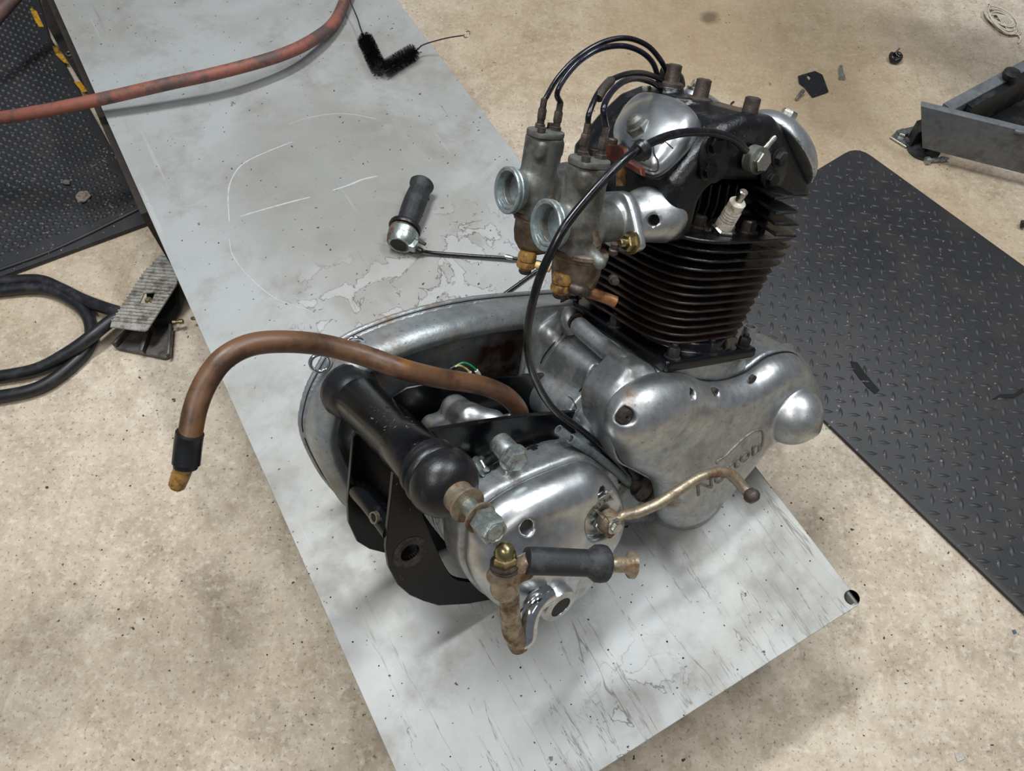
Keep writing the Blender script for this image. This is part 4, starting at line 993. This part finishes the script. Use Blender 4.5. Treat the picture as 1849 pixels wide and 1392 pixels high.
# ---- inlet manifolds and carburettors
_c0 = E(1068, 270, z=.2005); CO = [(-.0105, .0), (.0, .0115), (.0125, -.0140), (-.012, .0140)]
def carb(side):
    sgn = 1 if side > 0 else -1
    C = np.array([.050, -.176, .195]) if sgn > 0 else np.array([-.050, -.153, .198])
    cb_off = C - np.array([.05, -.176, .195])
    T = lambda p: np.array(p) + cb_off
    lab = 'grey and brown-stained carburettor nearest the camera' if sgn > 0 else 'grey and brown-stained carburettor on the far side'
    # manifold adaptor
    s = SDF(T((.0, -.150, .09)), T((.12, -.05, .20)), .0018)
    a = T((.05, -.13, .145)); b = T((.056, -.085 - (0 if sgn > 0 else .015), .150))
    s.add(s.cap(a, b, .0195, .026), 0)
    s.add(s.ext('y', [(p[0] + a[0], p[1] + a[2]) for p in sm([(-.034, .012), (-.012, .022), (.010, .024), (.034, -.004), (.038, -.016), (.020, -.024), (-.010, -.024), (-.034, -.006)], 4)], a[1] - .006, a[1] + .004, .002), .003)
    nf = nrm((.62, -.76, .18)); Uf = nrm(np.cross(Z_, nf)); Vf = np.cross(nf, Uf); fl = E(1172, 385, x=.060) if sgn > 0 else b + np.array([.0, .004, 0])
    fo = [(1132, 408), (1134, 372), (1146, 346), (1166, 341), (1186, 350), (1204, 374), (1208, 396), (1200, 412), (1178, 420), (1150, 420)]
    fo = [EP(p_[0], p_[1], E(1172, 385, x=.060), nf) - E(1172, 385, x=.060) for p_ in fo]; s.add(s.extf(sm([(p_ @ Uf, p_ @ Vf) for p_ in fo], 3), fl, Uf, Vf, -.012, .003, .004), .010)
    hq = (EP(1182, 397, fl + nf * .003, nf) if sgn > 0 else fl + nf * .003 + Uf * .018); s.sub(s.cyl(hq - nf * .006, hq + nf * .02, .0050, .0005), .001)
    s.obj('inlet_manifold', 'cover_aluminium', eng)
    lathe('manifold_hole', [(.0048, 0), (.0001, .0001)], hq - nf * .0052, nf, 'dark_gap', eng, 14)
    q = a + np.array([.030, -.007, -.012]); bolt('manifold_nut', q, -Y_, .0078, .007, 'brass', eng, True, .006)
    # body
    s = SDF(T((.010, -.215, .095)), T((.095, -.125, .205)), .0016)
    s.add(s.cyl(T((.05, -.176, .115)), T((.05, -.176, .193)), .0185, .001), 0)
    s.add(s.cyl(T((.05, -.205, .141)), T((.05, -.130, .143)), .0180, .001), .006)
    s.add(s.box(T((.05, -.176, .126)), (.020, .017, .012), .005), .006)
    s.add(s.cap(T((.067, -.172, .122)), T((.079, -.168, .116)), .0065), .004)
    s.add(s.cap(T((.05, -.1575, .178)), T((.05, -.1575, .186)), .005), .005); s.add(s.cap(T((.064, -.189, .178)), T((.064, -.189, .186)), .0045), .005)
    s.sub(s.cyl(T((.05, -.23, .141)), T((.05, -.180, .142)), .0150, .001), .001)
    body = s.obj('carburettor', 'zinc_body', eng, label=lab)
    # flared mouth
    ca = T((.05, -.2115, .141)); lathe('intake_mouth', [(.0185, .014), (.0215, .008), (.0222, .006), (.0215, .005), (.0225, .003), (.0225, .001), (.0215, 0), (.0185, .001), (.0160, .008), (.0150, .020)][::-1], ca, Y_, 'zinc_light', body, 36)
    lathe('throttle_slide', [(0, 0), (.0149, .0002), (.0149, .002), (0, .0022)], T((.05, -.190, .1412)), Y_, 'dark_gap', body, 24)
    tube('mouth_ridge', [ca + np.array([-.012, .004, -.013]), ca + np.array([0, .003, -.0165]), ca + np.array([.012, .004, -.013])], .0022, 'zinc_light', body, 8, 3)
    # cap with two screws and two cable adjusters
    c = T((.05, -.176, .193)); cap = plate('mixing_chamber_cap', sm([(c[0] + p[0] * .906 - p[1] * .423, c[1] + p[0] * .423 + p[1] * .906) for p in [(.0185, 0), (.0165, -.009), (.013, -.016), (.007, -.0215), (-.002, -.0200), (-.013, -.0135), (-.0185, 0), (-.0165, .009), (-.012, .016), (-.005, .0210), (.003, .0200), (.0135, .0130)]], 3), [], .0055, (0, 0, c[2]), X_, Y_, 'zinc_body', body, bevel=.0014, seg_bev=2)
    for dx, dy in (CO[2], CO[3]):
        lathe('cap_screw', [(.0040, 0), (.0040, .0045), (.0012, .0046), (.001, .0035), (0, .0035)], c + np.array([dx, dy, .0055]), Z_, 'brown_steel', body, 14)
    tops = []
    for dx, dy in (CO[0], CO[1]):
        q = c + np.array([dx, dy, .0055]); 
        b = MB().add(*g_hex(q, Z_, .0054, .004)); b.add(*g_lathe([(.0036, .004), (.0036, .008)], q, Z_, 12)); b.add(*g_hex(q + Z_ * .008, Z_, .0045, .010)); b.add(*g_lathe([(.0031, .018), (.0031, .026), (.0026, .027)], q, Z_, 12))
        b.obj('cable_adjuster', 'brown_steel', body, angle=30); tops.append(q + Z_ * .026)
    # float bowl
    c = T((.052, -.170, .115)); bowl = lathe('float_bowl', [(.0235, .004), (.0245, .001), (.0245, -.003), (.0225, -.004), (.0225, -.016), (.0205, -.026), (.0150, -.034), (.006, -.038), (0, -.0385)][::-1], c, Z_, 'bowl_metal', body, 32)
    b = MB(); b.add(*plate_mesh(sm([(c[0] + p[0], c[1] + p[1]) for p in [(.027, -.006), (.018, -.020), (.0, -.027), (-.020, -.020), (-.027, 0), (-.018, .022), (.004, .026), (.024, .014)]], 3), [], .005, (0, 0, c[2]), X_, Y_, .001)); b.obj('bowl_flange', 'stained_zinc', body)
    tube('drain_boss', [T((.064, -.166, .126)), T((.060, -.172, .138))], [.009, .011], 'stained_zinc', body, 14, 0)
    for dz, dx in ((0, 0), (-.022, .006)): lathe('idle_screw', [(.0045, 0), (.0045, .004), (.0034, .005), (.0034, .010), (.002, .0105)], T((.074 + dx, -.150, .122 + dz)), (0.2, -.2, 1) if dz == 0 else (1, -.4, .1), 'brown_steel', body, 12)
    # yellow banjo and pipe
    q = E(1012, 524, x=.058) if sgn > 0 else E(949, 482, x=-.040)
    bj = lathe('fuel_banjo', [(.0060, -.004), (.0070, -.001), (.0092, 0), (.0098, .002), (.0092, .0055), (.0084, .006), (.0084, .0068), (.0094, .0075), (.0096, .012), (.0085, .015), (.0080, .017)], q, Z_, 'amber_plastic', body, 22, label='yellow plastic fuel banjo')
    lathe('banjo_cap', [(.005, 0), (.0065, .002), (.0065, .006)], q - Z_ * .007, Z_, 'brown_steel', body, 16)
    if sgn > 0:
        P = [q + np.array([.010, .004, .006]), q + np.array([.018, .010, .005]), E(1060, 527, x=.062), E(1085, 535, x=.072), E(1112, 545, x=.080)]
        tube('pipe_elbow', P[:3], .0050, 'brown_steel', body, 12, 4); tube('fuel_pipe', P[2:], .0052, 'copper_tube', body, 14, 3, inner=.75)
    else:
        P = [q + np.array([.008, .006, .005]), q + np.array([.020, .016, .004])]; tube('fuel_spigot', P, [.0034, .0042, .0034, .0042, .0034], 'cream_plastic', body, 12, 5)
    return body, tops
cbR, tR = carb(1); cbL, tL = carb(-1)
# throttle and choke cables looping to the back of the head
def EX(s): return [E(*[float(v) for v in t.split(',')[:2]], x=float(t.split(',')[2])) for t in s.split()]
tube('throttle_cable', [tL[0]] + EX('985,178,-.062 1008,140,-.062 1045,102,-.062 1090,76,-.062 1132,69,-.060 1168,82,-.056 1192,108,-.052 1205,133,-.05'), .0027, 'black_cable', eng, 8, 6)
tube('throttle_cable', [tL[1]] + EX('1006,168,-.045 1022,138,-.045 1050,108,-.045 1085,88,-.045 1125,83,-.045 1158,94,-.045 1180,116,-.045 1190,150,-.045'), .0027, 'clear_purple_cable', eng, 8, 6)
tube('throttle_cable', [tR[0]] + EX('1064,205,.040 1078,172,.03 1098,148,.015 1130,134,0 1160,132,-.02 1186,140,-.035 1200,148,-.04'), .0027, 'black_cable', eng, 8, 6)
tube('throttle_cable', [tR[1]] + EX('1090,196,.050 1103,168,.035 1125,148,.02 1150,142,0 1175,148,-.02 1192,158,-.035'), .0027, 'clear_purple_cable', eng, 8, 6)
tube('cable_sleeve', EX('1080,178,.032 1090,160,.026 1103,146,.014'), .0042, 'brown_steel', eng, 8, 4)
tube('rubber_boot', EX('1200,128,-.055 1208,132,-.055 1220,146,-.055 1226,158,-.055'), [.007, .0085, .009, .007], 'black_rubber', eng, 12, 4)
bolt('rear_stay_bolt', E(1136, 205, x=-.03), nrm((-.6, -.6, .2)), .007, .008, 'brown_steel', eng)
bolt('rear_stay_bolt', E(1168, 172, x=-.055), nrm((-.2, -.2, 1)), .005, .009, 'bright_steel', eng)
# red-brown fibre piece + amber spigot behind the near carburettor
plate('fibre_spacer', xz('1095,262 1128,262 1140,268 1146,290 1170,305 1172,318 1140,300 1118,292 1098,280', -.115), [], .006, (0, -.118, 0), X_, Z_, 'brown_fibre', eng, bevel=.001, label='red-brown fibre spacer')
lathe('amber_spigot', [(.0045, 0), (.0045, .010), (.0052, .011), (.0052, .024), (.003, .025)], E(1121, 336, y=-.112), E(1121, 312, y=-.112) - E(1121, 336, y=-.112), 'amber_plastic', eng, 14)
bolt('fibre_nut', E(1105, 262, y=-.117), Z_, .005, .006, 'brown_steel', eng)

# ---- engine cradle plates
def cradle(name, s, x, th, hole=None, cut=None, lab=None):
    P = lift(yz(s, x), x - th); hs = []
    if hole:
        c = E(hole[0], hole[1], x=x); hs.append([(c[1] + a, c[2] + b) for a, b in circle(0, 0, .0105, 24)])
    if cut: hs.append(sm(yz(cut, x), 3))
    return plate(name, P, hs, th, (x - th, 0, 0), Y_, Z_, 'black_enamel', eng, bevel=.0008, label=lab)
cr = cradle('cradle_plate', '1090,741 1010,746 940,752 860,764 790,775 752,783 728,795 716,818 711,850 706,900 700,950 697,990 702,1025 718,1056 740,1075 765,1086 792,1094 845,1091 905,1080 960,1062 1010,1030 1050,960 1080,860 1092,800', .030, .006, (740, 997), '765,922 772,950 784,980 805,1025 828,1047 880,1045 900,990 870,930 810,905', 'black cradle side plate with a round hole')
c = E(740, 997, x=.03)
lathe('pivot_boss', [(.0105, -.006), (.0185, -.006), (.0185, .0008), (.0105, .0012)], c, X_, 'brown_steel', cr, 28, True)
lathe('pivot_boss', [(.0105, -.020), (.0125, -.020), (.0125, -.006), (.0105, -.006)], c, X_, 'dark_steel', cr, 24, True)
cradle('cradle_plate', '985,676 920,680 860,685 790,690 735,700 700,722 662,748 648,775 638,790 633,850 628,905 630,945 645,978 668,992 700,1000 760,1012 850,1010 960,980 1030,900 1060,800 1050,720', -.05, .006)
tube('spacer_tube', EX('652,885,-.049 672,905,-.02 712,957,.024'), .0130, 'black_enamel', eng, 20, 0)
q = E(694, 931, x=.006); d = nrm(np.array([.2, -1, .2])); lathe('grease_hole_collar', [(.0042, .002), (.0048, .0042), (.0062, .004), (.0066, 0)], q + d * .010, d, 'rusty_steel', eng, 18); lathe('grease_hole', [(.0044, 0), (0, .0002)], q + d * .0128, d, 'dark_gap', eng, 14)
# ---- rubber-bushed mounting tube
tA_ = np.array([-.118, -.312, -.083]); tB_ = np.array([.16, -.297, -.077]); td = nrm(tB_ - tA_); L = np.linalg.norm(tB_ - tA_)
mt_ = lathe('mounting_tube', [(.0245, .030), (.0250, .032), (.0250, .128), (.0262, .130), (.0262, .185), (.0255, .187)], tA_, td, 'black_enamel', eng, 36, label='black tubular rubber-bushed engine mount')
lathe('rubber_gaiter', [(.015, -.001), (.025, .000), (.030, .006), (.031, .014), (.0285, .020), (.029, .024), (.026, .031), (.0248, .034)], tA_, td, 'black_rubber', mt_, 36)
lathe('rubber_gaiter', [(.0262, .172), (.0295, .175), (.0290, .1795), (.0268, .181), (.0272, .184), (.0318, .189), (.0312, .1925), (.0300, .194), (.0325, .199), (.0322, .206), (.0295, .215), (.0240, .2225), (.0150, .226)], tA_, td, 'black_rubber', mt_, 36)
lathe('steel_ferrule', [(.012, .224), (.0145, .226), (.0145, .239), (.0165, .240), (.0165, .2425), (.0120, .243)], tA_, td, 'rusty_steel', mt_, 28)
lathe('through_bolt', [(.0080, .240), (.0080, .266), (.0075, .2665)], tA_, td, 'zinc_plated', mt_, 20)
lathe('washer', [(.008, .2600), (.0145, .2600), (.0145, .2622), (.008, .2622)], tA_, td, 'rusty_steel', mt_, 24)
b = MB().add(*g_hex(tA_ + td * .2645, td, .0130, .020)); b.add(*g_lathe([(.0085, .0195), (.0085, .021), (.0080, .0212), (.0075, .0195), (0, .0195)], tA_ + td * .2645, td, 20)); b.obj('mount_nut', 'zinc_plated', mt_, angle=30)
def chips(name, spots, bt, m, parent, r0=.0006, r1=.0022):
    V = []; F = []
    for px, py, n, sd in spots:
        for _ in range(max(2, n // 2)):
            h = surf(px + rng.normal() * sd, py + rng.normal() * sd, bt, .00012)
            if h is None: continue
            q, nn = h; x, y, _d = frame(nn); r = rng.uniform(r0, r1) * rng.choice([.6, 1, 1, 1.8]); k = len(V); st = rng.uniform(.12, .45); a0 = rng.random() * 6
            ux = x * math.cos(a0) + y * math.sin(a0); uy = np.cross(nn, ux)
            for t in range(7):
                a = t * 2 * math.pi / 7; rr = r * rng.uniform(.6, 1.1); V.append(q + ux * rr * math.cos(a) + uy * rr * math.sin(a) * st)
            F.append(tuple(range(k, k + 7)))
    if F:
        o = mesh_obj(name, V, F, m, parent, smooth=False); o['kind'] = 'stuff'
chips('paint_chips', [(685, 745, 26, 9), (705, 765, 22, 9), (735, 765, 16, 10), (760, 800, 8, 10), (700, 700, 8, 14)], bvh(mt_), 'zinc_body', mt_)
chips('paint_chips', [(1250, 245, 14, 10), (1285, 236, 24, 9), (1320, 232, 14, 12), (1345, 248, 10, 8), (1380, 270, 12, 9), (1300, 210, 8, 14), (1210, 205, 10, 20)], bvh(hd), 'zinc_body', hd, .0004, .0014)
chips('paint_chips', [(760, 1070, 14, 9), (728, 1045, 8, 8), (745, 930, 6, 10), (800, 1075, 8, 8), (735, 870, 5, 12)], bvh(cr), 'zinc_body', cr, .0005, .0018)

# ---- gearbox
GO = sm(yz('842,985 846,955 864,928 905,895 956,868 1010,846 1050,834 1078,843 1102,868 1114,905 1111,938 1096,968 1076,1000 1050,1040 1015,1074 970,1094 925,1095 885,1080 858,1052 843,1020', .085), 4)
s = SDF((-.05, -.33, -.29), (.090, -.06, -.03), .0024)
s.add(s.ext('x', GO, .040, .0795, .006, .003), 0)
s.add(s.ext('x', GO, -.045, .050, .01, -.010), .01)
for k in range(7):
    x = -.028 + k * .0125; s.add(s.ext('x', GO, x, x + .0045, .001, -.002), .003)
q = E(1040, 812, x=.045); s.add(s.box(q, (.016, .014, .012), .003), .006)
q = E(925, 850, x=.060); s.add(s.box(q, (.010, .014, .008), .003), .004)
gb = s.obj('gearbox_shell', 'cast_aluminium', eng, label='ribbed cast gearbox shell')
s = SDF((.070, -.335, -.29), (.150, -.055, -.03), .0017)
s.add(s.ext('x', GO, .058, .116, .034), 0)
q = E(975, 1015, x=.112); s.add(s.ell(q, (.016, .055, .040)), .02); s.add(s.cyl(q - X_ * .02, q + X_ * .0105, .026, .003), .003)
q2 = E(1000, 1068, x=.105); s.add(s.cap(q2 - X_ * .03, q2, .020, .019), .012)
q3 = E(1090, 932, x=.112); s.sub(s.cyl(q3 - X_ * .006, q3 + X_ * .06, .0265, .001), .003)
s.d = np.maximum(s.d, .0805 - s.X)
hs = [(952, 953, .0072), (1083, 887, .0062)]
for px, py, r in hs:
    q = E(px, py, x=.115 if px < 1000 else .108); s.sub(s.cap(q - X_ * .014, q + X_ * .05, r), .0015)
gc = s.obj('gearbox_cover', 'polished_aluminium', eng, label='polished silver gearbox outer cover')
bg = bvh(gc)
for px, py, r in hs:
    q = E(px, py, x=.115 if px < 1000 else .108); lathe('cover_screw', [(r * .85, 0), (r * .85, .004), (.0012, .0042), (.001, .003), (0, .003)], q - X_ * (.014 + r * .6), X_, 'rusty_steel' if px < 1000 else 'bright_steel', gc, 16)
# gear selector: quadrant plate with numbers, pointer, clamp
qc = E(1094, 938, x=.100)
lathe('selector_bore', [(.0205, -.004), (.0205, .0), (.016, .001), (.016, .006), (.009, .007), (.009, .010)], qc - X_ * .006, X_, 'brown_steel', gc, 24)
qa = [E(a, b, x=.107) for a, b in pxs('1060,932 1064,920 1075,908 1088,898 1101,890 1108,900')]
arc_out = catmull(EX('1059,930,.110 1066,916,.110 1078,903,.110 1091,894,.110 1101,891,.110'), 4); arc_in = catmull(EX('1066,938,.110 1074,926,.110 1084,915,.110 1095,906,.110 1108,902,.110'), 4)
plate('gear_quadrant', [(p[1], p[2]) for p in arc_out] + [(p[1], p[2]) for p in reversed(arc_in)], [], .0022, (.1085, 0, 0), Y_, Z_, 'zinc_plated', gc, bevel=.0004, label='silver gear indicator arc stamped N 1 2 3 4')
def flat_text(body, size, O, U, V, m, parent, h=.0003, name='stamped_mark'):
    Vt, F = text_mesh(body, size); cxm = (min(p[0] for p in Vt) + max(p[0] for p in Vt)) / 2; cym = (min(p[1] for p in Vt) + max(p[1] for p in Vt)) / 2
    n = np.cross(U, V); return mesh_obj(name, [O + U * (p[0] - cxm) + V * (p[1] - cym) + n * h for p in Vt], F, m, parent, smooth=False)
for ch, px, py in (('1', 1068, 929), ('N', 1077, 918), ('2', 1083, 911), ('3', 1091, 904), ('4', 1101, 898)):
    o = E(px, py, x=.1108); rd = nrm(o - qc - X_ * ((o - qc) @ X_)); tg_ = np.cross(rd, X_); flat_text(ch, .0060, o, tg_ if tg_ @ Y_ > 0 else -tg_, rd, 'letter_ink', gc)
pt = [E(a, b, x=.118) for a, b in pxs('1073,919 1078,920 1094,932 1089,938')]
plate('gear_pointer', [(p[1], p[2]) for p in pt], [], .0012, (.1165, 0, 0), Y_, Z_, 'bright_steel', gc, bevel=.0003)
bolt('selector_bolt', E(1079, 946, x=.108), nrm((1, 0, .4)), .0068, .006, 'zinc_plated', gc, False)
# gear shift lever
lev = tube('shift_lever', EX('1098,946,.122 1116,938,.124 1128,930,.126 1150,925,.128 1190,908,.132 1230,882,.135 1262,862,.137 1290,853,.139 1312,853,.142 1328,864,.148 1342,880,.156 1354,893,.164'), [.0085, .0058, .0052, .0060, .0060, .0056, .0055, .0055, .0060, .0062, .0060, .0058], 'rusty_steel', eng, 14, 5, label='worn chrome gear lever with rusty patches')
lathe('lever_end', [(0, -.006), (.0060, -.005), (.0088, 0), (.0085, .004), (.006, .0075), (0, .008)], E(1356, 893, x=.166), E(1362, 899, x=.172) - E(1350, 880, x=.160), 'brown_steel', lev, 16)
lathe('lever_clamp', [(.010, -.010), (.0125, -.008), (.0125, .006), (.010, .008)], E(1102, 944, x=.118), X_, 'rusty_steel', lev, 22)
bolt('clamp_bolt', E(1110, 950, x=.128), nrm((1, .1, 0)), .0068, .005, 'bright_steel', lev)
tube('lever_rib', EX('1098,966,.118 1108,955,.122 1112,945,.124'), .0045, 'rusty_steel', lev, 8, 3)
# kickstart
ks = thing_ = None
kp = E(1003, 1086, x=.128)
kb = lathe('kickstart_boss', [(.0185, -.022), (.0205, -.018), (.0205, .004), (.0190, .0075), (.0120, .0085), (.0115, .006), (0, .006)], kp, nrm((1, .1, -.1)), 'polished_aluminium', eng, 32)
lathe('kickstart_spindle', [(.0112, .004), (.0112, .0078), (0, .008)], kp, nrm((1, .1, -.1)), 'dark_steel', kb, 20)
kl = tube('kickstart_arm', EX('990,1074,.132 970,1085,.136 958,1104,.140 953,1128,.144 950,1150,.147 936,1162,.149'), [.010, .0105, .0100, .0095, .0098, .0088], 'chrome', eng, 18, 5, label='chrome kickstart crank')
tube('kickstart_arm', EX('938,1166,.148 926,1140,.146 922,1115,.146 920,1085,.147 917,1058,.148 914,1038,.149'), [.0100, .0102, .0098, .0096, .0095, .0100, .0105], 'rusty_steel', eng, 18, 5, label='rusty length of kickstart arm')
kq = E(912, 1040, x=.151); kr = E(912, 1005, x=.151); ku = nrm(kr - kq)
s = SDF(kq - .04, kq + .05, .0018); s.add(s.cap(kq - ku * .014, kq + ku * .006, .0135, .0125), 0); s.add(s.cap(kq + ku * .002, E(948, 1030, x=.158), .010, .009), .006); s.add(s.cap(kq - ku * .004, E(892, 1040, x=.148), .008, .007), .005)
kn = s.obj('pedal_knuckle', 'rusty_steel', eng)
lathe('knuckle_washers', [(.010, .010), (.0135, .011), (.0135, .013), (.0120, .0135), (.0132, .0145), (.0132, .0165), (.010, .017)], kq, ku, 'brown_steel', kn, 24)
b = MB().add(*g_hex(kq + ku * .0165, ku, .0112, .009)); b.obj('dome_nut', 'brass', kn, angle=30)
lathe('dome_nut_cap', [(.0090, .025), (.0092, .028), (.0080, .033), (.0050, .0365), (0, .038)], kq, ku, 'brass', kn, 22)
rA = E(949, 1012, x=.160); rB = E(1098, 1018, x=.185); rd = nrm(rB - rA); rL = np.linalg.norm(rB - rA)
rub = [(.0095, 0), (.0125, .001), (.0130, .004), (.0128, rL * .70), (.0128, rL * .76), (.0145, rL * .80), (.0168, rL * .84), (.0172, rL * .90), (.0165, rL * .96), (.0145, rL * .985), (.0085, rL)]
V, F = g_lathe(rub, rA, rd, 32); x_, y_, _ = frame(rd)
for i in range(len(V)):       # flats on the rubber barrel
    j = i // 32
    if 1 <= j <= 4:
        c = rA + rd * ((V[i] - rA) @ rd); a = 2 * math.pi * (i % 32) / 32; V[i] = c + (V[i] - c) * (.93 + .07 * abs(math.cos(2 * a)))
kr_ = MB().add(V, F).obj('pedal_rubber', 'grip_rubber', eng)
lathe('pedal_spindle', [(.0075, rL - .004), (.0075, rL + .017), (.0085, rL + .019), (.0125, rL + .022), (.0128, rL + .025), (.0100, rL + .026)], rA, rd, 'rusty_steel', kr_, 24)
tube('pedal_spindle', [kq + ku * .004, rA + rd * .004], .0085, 'rusty_steel', kn, 14, 0)

# ---- adjuster bolt, lug casting between the plates
aq = E(914, 812, x=.058); ad = nrm(E(930, 830, x=.075) - aq)
lathe('adjuster_barrel', [(.0115, -.012), (.0118, .010), (.0105, .012)], aq, ad, 'zinc_plated', eng, 26)
b = MB().add(*g_lathe([(.0145, .012), (.0145, .0135)], aq, ad, 22)); b.add(*g_hex(aq + ad * .0135, ad, .0125, .0085)); b.obj('adjuster_nut', 'zinc_plated', eng, angle=30)
ar = E(868, 842, x=.045); dd = aq - ar; Lr = np.linalg.norm(dd); pr = [(.0035, 0)]
for k in range(16): pr += [(.0046, .003 + k * (Lr - .008) / 16), (.0038, .003 + (k + .5) * (Lr - .008) / 16)]
lathe('threaded_rod', pr, ar, dd, 'dark_steel', eng, 14)
bolt('rod_nut', ar, nrm(dd), .0085, .007, 'zinc_plated', eng, True)
s = SDF((-.048, -.31, -.14), (.026, -.16, -.03), .0022)
s.add(s.cap(E(822, 738, x=-.02), E(848, 752, x=.005), .015, .013), 0); s.add(s.cap(E(848, 752, x=.005), E(890, 762, x=.016), .012, .013), .008); s.add(s.box((-.01, -.235, -.11), (.03, .03, .03), .012), .012)
s.obj('gearbox_lug', 'cover_aluminium', eng)
bolt('plate_bolt', E(1052, 752, x=.030), X_, .010, .008, 'cast_aluminium', eng)
plate('engine_bracket', yz('1000,805 1060,795 1075,840 1040,850 1010,842', .031), [], .003, (.031, 0, 0), Y_, Z_, 'dark_steel', eng)
plate('alloy_bracket', yz('965,800 998,797 1000,830 975,842 950,835', .034), [], .010, (.034, 0, 0), Y_, Z_, 'cast_aluminium', eng, bevel=.002)
bolt('bracket_bolt', E(962, 815, x=.046), X_, .006, .005, 'dark_steel', eng)
# ---- brown breather hose
P = EX('940,775,.0 937,742,.0 915,716,.0 880,699,.0 840,690,.0 790,682,.0 725,666,.0') + [E(660, 643, x=-.02), E(590, 624, x=-.03), E(520, 617, x=-.03), E(455, 622, x=-.03), E(405, 647, x=-.025), E(372, 690, x=-.02), E(352, 740, x=-.01), E(341, 800, x=0)]
bh = tube('breather_hose', P, .0098, 'brown_hose', eng, 18, 6, label='long brown rubber breather hose with black end cuff')
tube('hose_cuff', [E(343, 782, x=0), E(340, 800, x=0), E(336, 838, x=.004)], .0112, 'black_rubber', bh, 18, 3)
tube('hose_cuff', [E(336, 832, x=.004), E(335, 843, x=.0045)], .0098, 'black_rubber', bh, 16, 0)
tube('hose_insert', [E(334, 838, x=.004), E(325, 862, x=.004), E(319, 878, x=.004)], [.0078, .0075, .0068], 'amber_plastic', bh, 14, 3, inner=.7)
# ---- small wires with bullet ends
for s_, m_ in (('826,659,-.046 838,655,-.044 852,661,-.042 862,671,-.04', 'green_wire'), ('822,662,-.046 830,660,-.044 842,666,-.042 850,674,-.04', 'yellow_wire')):
    tube('wire', EX(s_), .0012, m_, eng, 6, 4)
for a, b in (((860, 669), (868, 681)), ((848, 672), (851, 682))): tube('bullet_connector', [E(*a, x=-.04), E(*b, x=-.04)], [.0022, .0024, .0015], 'porcelain', eng, 8, 4)
tube('wire', EX('826,660,-.047 812,668,-.049 798,682,-.052'), .0025, 'black_rubber', eng, 8, 3)
# ---- long black tachometer/oil feed line
P = [q + X_ * .008 + np.array([0, -.006, .006])] if False else []
P = EX('1347,272,.088 1330,255,.090 1300,242,.092 1262,238,.094 1215,243,.097 1168,262,.100 1130,286,.104 1090,325,.108 1050,370,.110 1018,412,.112 995,455,.112 975,500,.110 960,552,.105 952,605,.098 957,655,.088 975,703,.074 1003,742,.062 1045,773,.056 1080,802,.06 1110,832,.062 1140,862,.062')
tube('oil_feed_line', P, .0036, 'black_cable', eng, 10, 6, label='long glossy black feed line looping past the carburettors')
qg = E(1158, 272, x=.101); dg_ = nrm(E(1140, 281, x=.104) - E(1175, 262, x=.100)); lathe('rubber_grommet', [(.0035, -.0055), (.0070, -.005), (.0088, -.002), (.0074, 0), (.0088, .002), (.0070, .005), (.0035, .0055)], qg, dg_, 'black_rubber', eng, 20)
